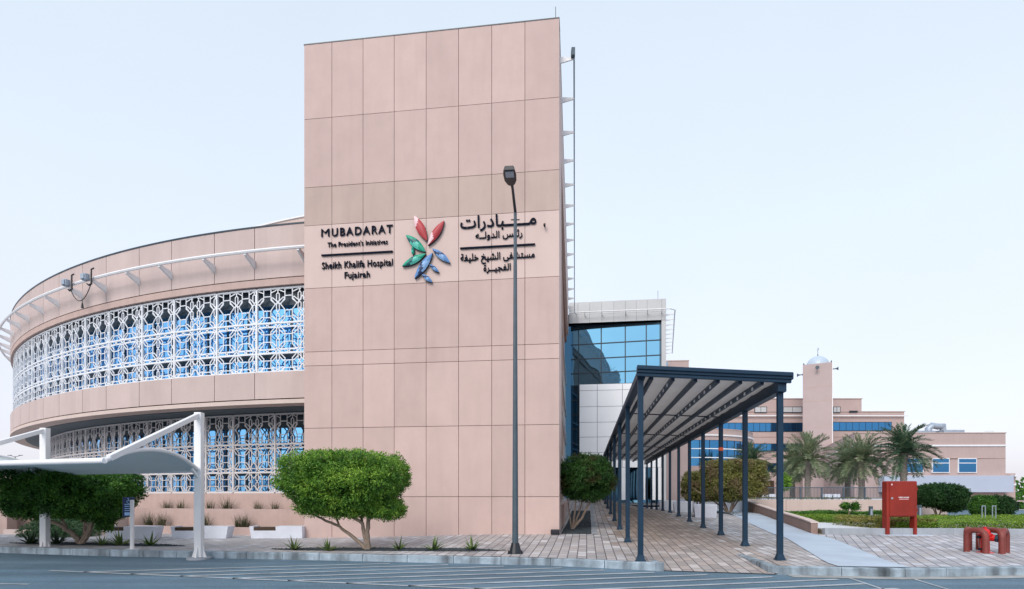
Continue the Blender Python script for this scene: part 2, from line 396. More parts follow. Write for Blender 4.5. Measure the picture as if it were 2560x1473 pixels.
# kerbs: one run left of the dropped ramp, one run right of it
def kerbrun(name, pts, label):
    b = MB()
    for (p, q) in zip(pts, pts[1:]):
        p, q = Vector((*p, 0)), Vector((*q, 0)); L = (q-p).length; n = max(1, round(L/1.0)); d = (q-p)/n
        inn = Vector((-d.y, d.x, 0)).normalized()
        for i in range(n):
            a = p+d*i; c = a+d*.988; h = .16+random.uniform(-.004, .004); ch = .02
            prof = [(0, -.1), (0, h-ch), (ch, h), (.15, h), (.15, -.1)]
            k = len(b.v)
            for e in (a, c):
                for (u, z) in prof: w = e+inn*u; b.v.append((w.x, w.y, z))
            for j in range(5): j2 = (j+1) % 5; b.face((k+j, k+5+j, k+5+j2, k+j2))
            b.face([k+j for j in range(5)]); b.face([k+5+j for j in range(5)][::-1])
    o = b.build(name, M['kerb']); o['kind'] = 'structure'; return o
kl = [(x, y-.02) for x, y in KERB if x <= 3.03]
kl[-1] = (3.03, yk(3.03)-.02)
kerbrun('kerb', kl+[(3.04, 11.9)], '')
kr = [(5.32, 14.0), (4.96, 10.86), (5.1, 10.64)]+[(x, y-.02) for x, y in KERB if x > 5]
kerbrun('kerb', kr, '')
# gutter strip of pale concrete along the right kerb
b = MB(); g = [(x, yk(x)) for x in (5.2, 6, 7, 8, 9, 10, 12, 15, 20, 30)]
for (p, q) in zip(g, g[1:]): b.poly([(p[0], p[1]-.34, .003), (q[0], q[1]-.34, .003), (q[0], q[1], .003), (p[0], p[1], .003)])
b.build('gutter', M['dust'])['kind'] = 'structure'

# road markings
b = MB(); Z = .004
def stripe(p, q, w):
    p, q = Vector((*p, Z)), Vector((*q, Z)); d = (q-p).normalized(); n = Vector((-d.y, d.x, 0))*w/2
    k = max(1, int((q-p).length/1.5))
    for i in range(k):
        a = p.lerp(q, i/k); c = p.lerp(q, (i+1)/k); b.poly([a-n, c-n, c+n, a+n])
A0, A1 = Vector((-9.3, 11.25)), Vector((3.4, 8.05))
stripe(A0, A1, .09)
hd = Vector((4, .96)).normalized()
for i in range(13):
    t = -.02+i*.088; p = A0.lerp(A1, t)
    if t < 0: continue
    # run until just short of the kerb, or the diagonal on the right
    q = p.copy()
    while q.y < yk(q.x)-.38 and q.x < 5.6+(10.4-q.y)*.45: q += hd*.1
    if (q-p).length > .4: stripe(p, q, .115)
stripe((-13.9, 11.35), (-11.9, 11.2), .08); stripe((-11.5, 9.8), (-8.2, 9.5), .08); stripe((-14.5, 9.95), (-11.5, 9.8), .08)
stripe((6.15, 10.2), (5.9, 8.6), .05); stripe((7.25, 10.1), (6.9, 8.6), .05)
b.build('road_markings', M['line'])['kind'] = 'structure'

# concrete path beside the ramp wall
b = MB()
PL = [(10.72, 6.15), (16.4, 8.03), (22.6, 9.35), (30, 11.15), (36, 12.6)]; PR = [(10.72, 7.45), (16.4, 9.4), (18.2, 9.70), (30, 12.38), (36, 13.8)]
n = 90
for i in range(n):
    y0, y1 = 10.85+(36-10.85)*i/n, 10.85+(36-10.85)*(i+1)/n
    row = []
    for y in (y0, y1):
        l, r = lerp(PL, y), lerp(PR, y); row.append([(X_, Y_, G(min(X_, rampx(Y_)+.1) if Y_ > 18 else X_, Y_)+.014) for X_, Y_ in ((l+(r-l)*k/6, y if y > y0 or i else yk(l+(r-l)*k/6)+.13) for k in range(7))])
    for k in range(6): b.poly([row[0][k], row[0][k+1], row[1][k+1], row[1][k]])
b.build('path', M['conc'])['kind'] = 'structure'

# planting beds of dark gravel let into the paving
def bed(pts, name='gravel_bed', label='', mat='gravel', lift=.012):
    b = MB(); c = Vector((sum(p[0] for p in pts)/len(pts), sum(p[1] for p in pts)/len(pts)))
    n = len(pts)
    for i in range(n):
        p, q = pts[i], pts[(i+1) % n]
        P = lambda a: (a[0], a[1], G(a[0], a[1])+lift)
        K = 10; c_, p_, q_ = Vector(c[:2]), Vector(p[:2]), Vector(q[:2]); W = lambda i_, j_: P(c_+(p_-c_)*(i_/K)+(q_-c_)*(j_/K))
        for i_ in range(K):
            for j_ in range(K-i_):
                b.poly([W(i_, j_), W(i_+1, j_), W(i_, j_+1)])
                if i_+j_ < K-1: b.poly([W(i_+1, j_), W(i_+1, j_+1), W(i_, j_+1)])
    for i in range(900 if mat == 'gravel' else 200):       # loose stones
        i0 = random.randrange(n); u, v = random.random(), random.random()
        if u+v > 1: u, v = 1-u, 1-v
        p = c+(Vector(pts[i0][:2])-c)*u+(Vector(pts[(i0+1) % n][:2])-c)*v
        r = random.uniform(.012, .03); z = G(p.x, p.y)+lift
        t = random.random()*6
        k = len(b.v)
        b.v += [(p.x+r*math.cos(t+a), p.y+r*math.sin(t+a), z-.003) for a in (0, 2.1, 4.2)]+[(p.x, p.y, z+r*.8)]
        b.face((k, k+1, k+3)); b.face((k+1, k+2, k+3)); b.face((k+2, k, k+3))
    o = b.build(name, M[mat]); o['kind'] = 'stuff'
    return tag(o, label, 'gravel')
def lens(x0, x1, y0, y1, w, n=14):
    up = []; dn = []
    for i in range(n+1):
        t = i/n; s = min(1, math.sin(math.pi*t)*2.2)*w/2; x = x0+(x1-x0)*t; y = y0+(y1-y0)*t
        up.append((x, y+s)); dn.append((x, y-s*.6))
    return dn+up[::-1]
bed(lens(-6.15, -.15, 14.1, 13.35, .8), label='dark gravel strip under the round-topped street tree')
bed(lens(-14.3, -8.7, 15.95, 14.95, .8), label='dark gravel strip at the foot of the large left tree')
bed([(1.50, 17.15), (2.42, 17.1), (3.1, 22), (3.88, 27.8), (3.0, 28), (2.2, 22)], label='dark gravel strip beside the tower and walkway')
b = MB()
for i in range(30):
    y0, y1 = 17.0+i*.55, 17.0+(i+1)*.55; X0, X1 = 2.44+(y0-17.1)*.136, 2.44+(y1-17.1)*.136
    b.poly([(X0, y0, G(X0, y0)+.014), (X0+.16, y0, G(X0+.16, y0)+.014), (X1+.16, y1, G(X1+.16, y1)+.014), (X1, y1, G(X1, y1)+.014)])
b.build('bed_edging', M['gkerb'])['kind'] = 'structure'
bed([(10.0, 24.6), (10.6, 25.2), (11.2, 33), (9.6, 33)], label='dark gravel strip under the clipped olive hedge')

# ------------------------------------------------------------------ the tower
A = Vector((-6.69, 18.02, 0)); B = Vector((1.433, 17.0, 0)); FD = (B-A).normalized(); FL = (B-A).length
FN = Vector((FD.y, -FD.x, 0))                                  # outwards, to the camera
SD = Vector((.112, 1, 0)).normalized()                          # side wall, going away
SN = Vector((SD.y, -SD.x, 0))
UP = Vector((0, 0, 1))
def fac(px, py):
    q = (px-1280)/F; s = (q*A.y-A.x)/(FD.x-q*FD.y); Y = A.y+s*FD.y
    return s, CAMZ+(1240-py)/F*Y
T = thing('tower', 'tall pink panelled stair tower carrying the hospital signs', 'tower', (A.x, A.y, .1))
TOP = 16.0
cx = [0]+[fac(x, 500)[0] for x in (829.7, 907.6, 985.5, 1065.4, 1146.4, 1229.3, 1312.3)]+[FL]
rz = [TOP]+[CAMZ+(1240-y)*17/F for y in (243, 424, 525, 691, 859, 896, 1061, 1242)]+[0.0]
b = MB()
back = 24.6
Bq = B+SD*back; Aq = A+SD*back
b.prism([(A.x-FN.x*.06, A.y-FN.y*.06), (B.x-FN.x*.06-SN.x*.03, B.y-FN.y*.06), (Bq.x-SN.x*.3, Bq.y), (Aq.x, Aq.y)], -.2, TOP-.02)
b.build('tower_core', M['joint'], T)
b = MB(); gp = .0075
for r in range(len(rz)-1):
    b.cur = 1 if r == 3 else (2 if r == 2 else 0)
    for c in range(8):
        b.obox(A, FD, UP, FN, (cx[c]+gp, cx[c+1]-gp if c < 7 else FL), (rz[r+1]+gp, rz[r]-gp if r else TOP), (-.06+.002, random.uniform(0, .002)))
b.build('front_cladding', [M['clad'], M['cladlt'], M['cladtan']], T)
b = MB()   # side return next to the corner, and cladding band above the side glazing
b.obox(B, SD, UP, SN, (.075, 2.9), (0, TOP), (-.3, 0.0))
b.obox(B, SD, UP, SN, (2.9, back), (13.4, TOP), (-.3, 0.0))
b.obox(B, SD, UP, SN, (2.9, back), (9.75, 13.4), (-.6, -.28))
b.build('side_cladding', M['cladlt'], T)
b = MB()
b.obox(B, SD, UP, SN, (2.9, back), (12.9, 13.38), (-.3, -.12)); b.build('painted_shadow_line', M['joint'], T)  # brown strip colours in the shadow line under the side band
b = MB(); b.obox(B, SD, UP, SN, (2.9, back), (1.2, 9.75), (-.4, -.25)); b.build('side_glazing', M['sideglass'], T)
b = MB()
for z in (9.75, 7.4, 5.75, 5.3, 3.4, 1.25): b.obox(B, SD, UP, SN, (2.9, back), (z-.05, z+.05), (-.26, -.13))
for k in range(13): b.obox(B, SD, UP, SN, (3+k*1.75, 3.07+k*1.75), (1.25, 9.75), (-.26, -.2))
b.build('side_mullions', M['greypanel'], T)
b = MB(); b.obox(B, SD, UP, SN, (2.9, back), (.0, 1.2), (-.3, .10)); b.build('side_plinth', M['plaster'], T)
b = MB(); b.obox(A, FD, UP, FN, (-.01, FL+.01), (TOP, TOP+.03), (-.5, .012))
b.obox(B, SD, UP, SN, (0.5, back), (TOP, TOP+.03), (-.5, .012)); b.build('parapet_cap', M['mull'], T)
# maintenance rail with brackets on the side wall
b = MB(); b.tube([B+SD*.25+SN*.45+UP*15.06+FD*0, B+SD*back+SN*.45+UP*15.06, B+SD*(back+.8)+SN*.7+UP*15.06, B+SD*(back+1.1)+SN*1.3+UP*15.06], .026, 6)
b.build('maintenance_rail', M['galv'], T)
for k in range(14):
    b = MB(); p = B+SD*(.35+1.76*k)
    w = .04
    b.hexa([p+UP*14.9, p+SN*.45+UP*15.0, p+SN*.45+UP*15.0+SD*w, p+UP*14.9+SD*w, p+UP*15.1, p+SN*.45+UP*15.05, p+SN*.45+UP*15.05+SD*w, p+UP*15.1+SD*w])
    b.build('rail_bracket', M['white'], T)
b = MB(); p = B+SD*.3+SN*.42+UP*15.1; b.box(p.x-.06, p.x+.05, p.y-.1, p.y+.1, 15.02, 15.25); b.build('rail_end_box', M['polegrey'], T)
b = MB(); p = B-FD*.12+SD*.3; b.tube([p+UP*15.9, p+UP*16.62], .012, 5); b.build('lightning_rod', M['polegrey'], T)
s, z = fac(1362, 567)
b = MB(); p = A+FD*s+UP*z; b.tube([p, p+FN*.10], .022, 8); b.tube([p+FN*.10+UP*.03, p+FN*.16-UP*.04], .034, 8)
tag(b.build('camera', M['black']), 'small black camera on the tower wall right of the Arabic lettering', 'camera')
s, z = fac(1388, 1330)
b = MB(); p = A+FD*s+UP*.40; b.obox(p, FD, UP, FN, (-.13, .13), (-.06, .09), (.02, .16))
tag(b.build('ground_floodlight', M['black'], bevel=.02), 'small black uplighter on the paving at the tower corner', 'floodlight')

# ------------------------------------------------------------------ lettering
def text_mesh(name, body, x0, x1, yb, h, mat, parent, bold=.012, ref=None, depth=.05, place=None, offs=0, space=1.0):
    c = bpy.data.curves.new(name, 'FONT'); c.body = body; c.offset = bold; c.extrude = .03; c.resolution_u = 3; c.space_character = space
    o = bpy.data.objects.new(name, c); COL.objects.link(o)
    dg = bpy.context.evaluated_depsgraph_get(); me = bpy.data.meshes.new_from_object(o.evaluated_get(dg))
    bpy.data.objects.remove(o)
    X = [v.co.x for v in me.vertices]; a, d = min(X), max(X)
    if ref is None: ref = .7
    sy = h/ref; sx = (x1-x0)/(d-a)
    for v in me.vertices:
        v.co = place((v.co.x-a)*sx+x0, yb+v.co.y*sy, (v.co.z/.03*.5+.5)*depth+offs)
    r = parent
    while r.parent: r = r.parent
    off = Vector(r.location)
    for v in me.vertices: v.co -= off
    me.materials.clear(); me.materials.append(mat); me.update()
    q = bpy.data.objects.new(name, me); COL.objects.link(q); q.parent = parent
    return q
onf = lambda s, z, d: A+FD*s+UP*z+FN*d
def ftext(name, body, pxl, pxr, pyl, pxh, parent, bold=.012, ref=.7, space=1.0):
    s0, z0 = fac(pxl, pyl); s1, _ = fac(pxr, pyl); h = pxh/F*17.6
    return text_mesh(name, body, s0, s1, z0, h, M['letter'], parent, bold, ref, .035, onf, .012, space)
s0, z0 = fac(893, 640)
S1 = thing('wall_sign', 'dark raised Latin letters on the tower left of the emblem', 'sign', tuple(onf(s0, z0, 0)))
ftext('heading_initial', 'M', 804.4, 824.5, 593.5, 20, S1, .0, .7)
ftext('heading', 'UBADARAT', 830.5, 982.6, 592.0, 20, S1, .016, .7, 1.25)
bpy.data.objects['heading'].data.update()
ftext('tagline', "The President's Initiatives", 820, 970, 619.5, 12.0, S1, .006, .7, 1.05)
ftext('hospital_name', 'Sheikh Khalifa Hospital', 806, 982.6, 674, 17, S1, .008, .7, 1.05)
ftext('city_name', 'Fujairah', 862.5, 925.3, 697, 16, S1, .008, .7, 1.05)
def fbar(pxl, pyl, pxr, parent):
    s0, z = fac(pxl, pyl); s1, _ = fac(pxr, pyl); b = MB()
    b.obox(A, FD, UP, FN, (s0, s1), (z-.022, z+.022), (.004, .06)); return b.build('divider_bar', M['letter'], parent)
fbar(805, 640, 982.6, S1)
s0, z0 = fac(1245, 620)
S2 = thing('wall_sign', 'dark raised Arabic letters on the tower behind the lamp pole', 'sign', tuple(onf(s0, z0, 0)))
TW = '\u0640'
ftext('heading', '\uFE95\uFE8D\uFEAD\uFEA9\uFE8E\uFE92'+TW*5+'\uFEE3', 1151.3, 1341, 572.5, 29, S2, .014, .72)
ftext('tagline', '\uFEEA'+TW*2+'\uFEDF\uFEED\uFEAA\uFEDF\uFE8D \uFEB2\uFEF4\uFE8B\uFEAD', 1189, 1306, 598, 16, S2, .01, .72)
ftext('hospital_name', '\uFE94\uFED4\uFEF4\uFEE0\uFEA7 \uFEA6\uFEF4\uFEB8\uFEDF\uFE8D \uFEF0\uFED4\uFEB8\uFE98\uFEB4\uFEE3', 1151.5, 1337, 654, 17, S2, .012, .72)
ftext('city_name', '\uFE93\uFEAE'+TW*2+'\uFEF4\uFEA0\uFED4\uFEDF\uFE8D', 1209, 1277, 679, 16, S2, .012, .72)
fbar(1151, 622.5, 1338, S2)

# emblem of eight leaf shapes
s0, z0 = fac(1066, 620)
EM = thing('emblem', 'red, green and blue leaf-shaped emblem in the middle of the tower wall', 'emblem', tuple(onf(s0, z0, 0)))
def petal(tip0, tip1, wr, mats, pat, bend=0, name='petal'):
    k = 170/1179
    P0 = fac(980+tip0[0]*k, 520+tip0[1]*k); P1 = fac(980+tip1[0]*k, 520+tip1[1]*k)
    P0, P1 = Vector(P0), Vector(P1); d = P1-P0; L = d.length; d /= L; n = Vector((-d.y, d.x))
    N = 16; b = MB()
    pos = lambda t, u: P0+d*(L*t)+n*(u*wr*L*math.sin(math.pi*min(1, max(0, t)))**.85 + bend*L*math.sin(math.pi*t))
    grid = []
    for i in range(N+1):
        t = i/N; row = []
        for u in (-.5, -.25, 0, .25, .5):
            p = pos(t, u); h = .10+.05*math.sin(math.pi*t)*(1-(2*u)**2)
            row.append(onf(p.x, p.y, h))
        grid.append(row)
    for i in range(N):
        for j in range(4):
            t = (i+.5)/N; u = (j-1.5)/4
            b.cur = pat(t, u)
            b.poly([grid[i][j], grid[i+1][j], grid[i+1][j+1], grid[i][j+1]])
    b.cur = len(mats)
    for i in range(N):
        for j in (0, 4):
            t0, t1 = i/N, (i+1)/N; u = -.5 if j == 0 else .5
            p, q = pos(t0, u*1.04), pos(t1, u*1.04)
            b.poly([grid[i][j], grid[i+1][j], onf(q.x, q.y, .01), onf(p.x, p.y, .01)])
    b.build(name, [M[m] for m in mats]+[M['black']], EM)
tri = lambda t, u: 1 if (.28+u*.5 < t < .45+u*.3) else (2 if (.45+u*.3 <= t < .66 - u*.2) else 0)
petal((400, 160), (618, 592), .30, ['petalred', 'petalpink'], lambda t, u: 1 if t < .30+.25*(-u) else 0)
petal((635, 670), (915, 245), .27, ['petalred', 'petalpink'], lambda t, u: 1 if (t < .34+.2*u and u > -.3) else 0)
petal((255, 490), (592, 785), .30, ['petalgreen', 'petalteal', 'petalmint'], tri)
petal((370, 690), (380, 845), .38, ['petalgreen', 'petalteal', 'petalmint'], tri)
petal((190, 1030), (600, 815), .27, ['petalgreen', 'petalteal', 'petalmint'], tri)
petal((405, 1242), (715, 800), .25, ['petalblue', 'petalnavy', 'petalsky'], tri)
petal((710, 725), (1020, 975), .26, ['petalblue', 'petalnavy', 'petalsky'], tri)
petal((665, 1000), (827, 1137), .30, ['petalblue', 'petalnavy', 'petalsky'], tri)
petal((533, 1170), (712, 1310), .32, ['petalblue', 'petalnavy', 'petalsky'], tri)

# ------------------------------------------------------------------ the round building
C = Vector((-1.535, 52.29, 0)); RD = 33.75
def cyl(a, r, z): a = R(a); return Vector((C.x-r*math.sin(a), C.y-r*math.cos(a), z))
DR = thing('round_building', 'curved pink building with white lattice screens left of the tower', 'building', tuple(cyl(30, RD, .15)))
def ring(b, a0, a1, r0, r1, z0, z1, step=.8):
    n = max(1, int(round((a1-a0)/step)))
    for i in range(n):
        p, q = a0+(a1-a0)*i/n, a0+(a1-a0)*(i+1)/n
        k = len(b.v)
        for a in (p, q):
            for (r, z) in ((r0, z0), (r1, z0), (r1, z1), (r0, z1)): b.v.append(tuple(cyl(a, r, z)))
        for j in range(4): j2 = (j+1) % 4; b.face((k+j, k+j2, k+4+j2, k+4+j))
        if i == 0: b.face((k, k+3, k+2, k+1))
        if i == n-1: b.face((k+4, k+5, k+6, k+7))
bays = [6.1, 9.3]
while bays[-1] < 100: bays.append(bays[-1]+(3.3 if len(bays) % 2 else 2.8))
bays[2] = 12.6; 
bays = [6.1, 9.3, 12.6]
w = [2.8, 3.3]; i = 0
while bays[-1] < 112: bays.append(round(bays[-1]+w[i % 2], 3)); i += 1
GA = .022
def bandpanels(z0, z1, name, mat, r=RD):
    b = MB(); ring(b, bays[0], bays[-1], r-.5, r-.03, z0+.01, z1-.01); b.build('band_core', M['joint'], DR)
    b = MB()
    for a0, a1 in zip(bays, bays[1:]): ring(b, a0+GA, a1-GA, r-.04, r, z0, z1)
    b.build(name, M[mat], DR)
bandpanels(8.98, 10.75, 'upper_band', 'band'); 
b = MB(); ring(b, bays[0], bays[-1], RD-.5, RD-.005, 8.72, 8.95); b.build('band_lip', M['plaster'], DR)
b = MB(); ring(b, bays[0], bays[-1], RD-.55, RD+.02, 10.75, 10.80); b.build('band_cap', M['mull'], DR)
bandpanels(4.84, 5.75, 'lower_band', 'band')
b = MB(); ring(b, bays[0], bays[-1], RD-.6, RD+.015, 4.66, 4.80); b.build('band_lip', M['plasterlt'], DR)
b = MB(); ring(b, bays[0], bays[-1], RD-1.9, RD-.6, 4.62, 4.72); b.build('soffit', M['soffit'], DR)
b = MB(); ring(b, bays[0], bays[-1], 20, RD-.4, 10.2, 10.3, 2); b.build('roof', M['greypanel'], DR)
b = MB(); ring(b, bays[0], 60, 26.6, 27, 10.3, 14.75, 1); b.build('upper_storey', M['plasterlt'], DR)
b = MB(); ring(b, bays[0], 60, 26.9, 27.06, 14.75, 14.82, 1); b.build('upper_storey_cap', M['white'], DR)
b = MB(); ring(b, bays[0], bays[-1], RD-.62, RD-.5, 5.7, 8.72); b.build('dark_glazing_top', M['glassd'], DR)
b = MB(); ring(b, bays[0], bays[-1], RD-.5, RD-.47, 5.72, 8.12); b.build('upper_glazing', M['glassb'], DR)
b = MB(); ring(b, bays[0], bays[-1], RD-.48, RD-.40, 6.33, 6.50); ring(b, bays[0], bays[-1], RD-.48, RD-.30, 8.12, 8.72)
for a in [bays[0]+1.5*k for k in range(int((bays[-1]-bays[0])/1.5))]: ring(b, a, a+.09, RD-.48, RD-.44, 5.72, 8.02)
b.build('glazing_mullions', M['mull'], DR)
RL = 32.2
b = MB(); ring(b, bays[0], bays[-1], RL-.5, RL-.47, 1.6, 4.1); b.build('lower_glazing', M['glassb'], DR)
b = MB(); ring(b, bays[0], bays[-1], RL-.48, RL-.40, 4.1, 4.62); ring(b, bays[0], bays[-1], RL-.48, RL-.40, 2.28, 2.42)
for a in [bays[0]+.9*k for k in range(int((bays[-1]-bays[0])/.9))]: ring(b, a, a+.10, RL-.48, RL-.44, 1.62, 4.1)
b.build('glazing_mullions', M['mull'], DR)
b = MB(); ring(b, bays[0], bays[-1], RL-.6, RL+.08, .0, 1.6); b.build('base_wall', M['plaster'], DR)
# fill behind
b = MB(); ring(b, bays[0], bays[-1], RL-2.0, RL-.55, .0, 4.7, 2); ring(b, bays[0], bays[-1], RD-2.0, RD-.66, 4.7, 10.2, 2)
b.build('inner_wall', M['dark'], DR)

def capsule(x0, y0, x1, y1, w):
    a, c = Vector((x0, y0)), Vector((x1, y1)); d = (c-a).normalized(); n = Vector((-d.y, d.x))*w; k = d*w*.9
    pts = [a, a+k+n, c-k+n, c, c-k-n, a+k-n]
    return [(pts[i], pts[(i+1) % 6]) for i in range(6)]
def pl(*pts, closed=False):
    P = [Vector(p) for p in pts]; r = list(zip(P, P[1:]))
    if closed: r.append((P[-1], P[0]))
    return r
def chain(x, y0, y1, kind):
    S = []; H = y1-y0; c = .055
    if kind == 'A':       # top row, y1 is the top
        S += pl((x-.07, y1), (x, y1-.09)) + pl((x+.07, y1), (x, y1-.09)) + pl((x, y1-.09), (x, y1-.14))
        l = (H-.14)/3
        for k in range(3): S += capsule(x, y1-.14-l*k-.01, x, y1-.14-l*(k+1)+.02, c)
    elif kind == 'B':
        l = (H-.30)/2
        S += pl((x-.06, y1-.05), (x, y1-.14), (x+.06, y1-.05)) + pl((x-.06, y0+.05), (x, y0+.14), (x+.06, y0+.05))
        for k in range(2): S += capsule(x, y1-.15-l*k-.01, x, y1-.15-l*(k+1)+.01, c)
    else:
        l = (H-.06)/2
        for k in range(2): S += capsule(x, y1-l*k-.01, x, y1-l*(k+1)+.01, c)
    return S
def cellS(x0, x1, y0, y1, kind):
    S = []; m = (x0+x1)/2; w = x1-x0; H = y1-y0; q = .14; e = .07
    def diag(xa, ya, xb, yb): return capsule(xa, ya, xb, yb, .052)
    if kind == 'A':
        t = y1-.03
        S += pl((m-q, t), (m+q, t), (m+q, t-.24), (m-q, t-.24), closed=True)
        S += pl((x0+e, t-.04), (m-q, t-.12), (m-q, t-.12)) + pl((x1-e, t-.04), (m+q, t-.12))
        u = t-.24
        S += pl((m-q, u), (m-q-.02, u-.1), (x0+.10, u-.28), (m-q-.02, u-.46), (m-q, u-.5), (m+q, u-.5), (m+q+.02, u-.46), (x1-.10, u-.28), (m+q+.02, u-.1), (m+q, u))
        S += diag(m-q, u-.06, x0+.03, u-.25) + diag(m+q, u-.06, x1-.03, u-.25)
        v = u-.5
        S += pl((m-q, v), (m-q, v-.22), (m+q, v-.22), (m+q, v))
        S += diag(m-q, v-.2, x0+.04, y0+.02) + diag(m+q, v-.2, x1-.04, y0+.02)
    elif kind == 'B':
        for yy in (y1-.075, y0+.075): S += capsule(x0+e, yy, m-.015, yy, .05) + capsule(m+.015, yy, x1-e, yy, .05)
        cy = (y0+y1)/2; q2 = .13
        S += pl((m-q, cy-q2), (m+q, cy-q2), (m+q, cy+q2), (m-q, cy+q2), closed=True)
        a, b2 = y1-.15, y0+.15
        S += diag(x0+.05, a-.01, m-q, cy+q2+.02)+diag(x1-.05, a-.01, m+q, cy+q2+.02)+diag(x0+.05, b2+.01, m-q, cy-q2-.02)+diag(x1-.05, b2+.01, m+q, cy-q2-.02)
        S += pl((x0+e, a), (x1-e, a)) + pl((x0+e, b2), (x1-e, b2))
    else:
        cy = y1-.38; q2 = .13
        S += pl((m-q, cy-q2), (m+q, cy-q2), (m+q, cy+q2), (m-q, cy+q2), closed=True)
        S += diag(x0+.05, y1-.03, m-q, cy+q2)+diag(x1-.05, y1-.03, m+q, cy+q2)
        S += pl((m-q, cy-q2), (x0+.16, y0+.1), (x0+.2, y0)) + pl((m+q, cy-q2), (x1-.16, y0+.1), (x1-.2, y0))
        S += diag(x0+.04, y0+.06, m-q-.02, cy-q2)+diag(x1-.04, y0+.06, m+q+.02, cy-q2)
    return S
def cellH(x0, x1, y0, y1, kind):
    S = []; m = (x0+x1)/2; H = y1-y0
    if kind == 'A':
        S += pl((x0, y1-.45), (m, y1-.3), (x1, y1-.45)) + pl((x0, y1-.7), (m, y1-.86), (x1, y1-.7)) + pl((x0, y0+.1), (m, y0+.24), (x1, y0+.1))
    elif kind == 'B':
        S += pl((x0, y1-.22), (m, y1-.38), (x1, y1-.22)) + pl((x0, y0+.22), (m, y0+.38), (x1, y0+.22)) + pl((x0, y1-.15), (x1, y1-.15)) + pl((x0, y0+.15), (x1, y0+.15))
    else:
        S += pl((x0, y1-.08), (m, y1-.22), (x1, y1-.08)) + pl((x0, y0+.12), (m, y0+.26), (x1, y0+.12))
    return S
def screen(a0, a1, r, rows, wide, mat, parent, ph):
    W = R(a1-a0)*r; b = MB(); S = []; half = .0155 if mat == 'lattice' else .0130
    P = lambda x, z, o: cyl(a0+math.degrees(x/r), r+o, z)
    for (y1, y0, kind) in rows:
        if wide:
            h = .30; c = (W-h)/2
            if ph % 4 < 2: xs_ = [0.03, h, h+c, W]; kinds = 'HSS'
            else: xs_ = [0.0, c, c+h, W]; kinds = 'SHS'
        else: xs_ = [0.03, W/2, W]; kinds = 'SS'
        for i, k in enumerate(kinds):
            S += (cellS if k == 'S' else cellH)(xs_[i]+(.05 if i == 0 else 0), xs_[i+1], y0, y1, kind)
        for i, x in enumerate(xs_[:-1]): S += chain(x+(.075 if i == 0 else 0), y0, y1, kind)
    for (p, q) in S:
        d = (q-p)
        if d.length < 1e-4: continue
        d.normalize(); n = Vector((-d.y, d.x))*half; e = d*half*.6; p2, q2 = p-e, q+e
        k = len(b.v)
        for o in (0.0, -.028):
            for w_ in (p2-n, q2-n, q2+n, p2+n): b.v.append(tuple(P(w_.x, w_.y, o)))
        for f in ((0,1,2,3), (7,6,5,4), (0,4,5,1), (2,6,7,3), (1,5,6,2), (3,7,4,0)): b.face([k+j for j in f])
    # frame
    top, bot = rows[0][0], rows[-1][1]
    def bar(x0, x1, z0, z1, o1=.012):
        n = max(1, int((x1-x0)/.5))
        for i in range(n):
            u, v = x0+(x1-x0)*i/n, x0+(x1-x0)*(i+1)/n
            b.hexa([P(u, z0, -.055), P(v, z0, -.055), P(v, z0, o1), P(u, z0, o1), P(u, z1, -.055), P(v, z1, -.055), P(v, z1, o1), P(u, z1, o1)])
    bar(-.033, .033, bot, top, .02)
    bar(.033, W-.033, top-.03, top+.03); bar(.033, W-.033, bot-.04, bot+.03)
    for (y1, y0, k) in rows[:-1]: bar(.033, W-.033, y0-.027, y0+.027)
    b.build('lattice_panel', M[mat], parent)
for i, (a0, a1) in enumerate(zip(bays[:20], bays[1:21])):
    screen(a0, a1, RD-.12, [(8.66, 7.47, 'A'), (7.47, 6.42, 'B'), (6.42, 5.78, 'C')], i % 2 == 1 or a1-a0 > 3, 'lattice', DR, i)
lb = [6.8, 8.1, 10.55]
while lb[-1] < 66: lb.append(lb[-1]+([3.3, 2.35, 3.3, 2.6][len(lb) % 4]))
for i, (a0, a1) in enumerate(zip(lb, lb[1:])):
    screen(a0, a1, RL, [(4.56, 3.44, 'A'), (3.44, 2.38, 'B'), (2.38, 1.64, 'C')], a1-a0 > 3, 'latticelow', DR, i)
# maintenance rail with fin brackets
b = MB(); b.tube([cyl(bays[0]+k, RD+.5, 9.72) for k in range(0, 96)], .055, 6); b.build('maintenance_rail', M['white'], DR)
for a in bays[1:24]:
    b = MB(); da = .07
    p = lambda aa, r, z: cyl(aa, r, z)
    b.hexa([p(a-da, RD-.01, 9.35), p(a-da, RD+.5, 9.62), p(a+da, RD+.5, 9.62), p(a+da, RD-.01, 9.35), p(a-da, RD-.01, 9.62), p(a-da, RD+.5, 9.72), p(a+da, RD+.5, 9.72), p(a+da, RD-.01, 9.62)])
    b.build('rail_bracket', M['white'], DR)
def angle_at(px, r):
    q = (px-1280)/F; aa = 1+q*q; bb = -2*(q*C.x+C.y); cc = C.x**2+C.y**2-r*r
    t = (-bb-math.sqrt(bb*bb-4*aa*cc))/(2*aa); X = q*t; return math.degrees(math.asin((C.x-X)/r))
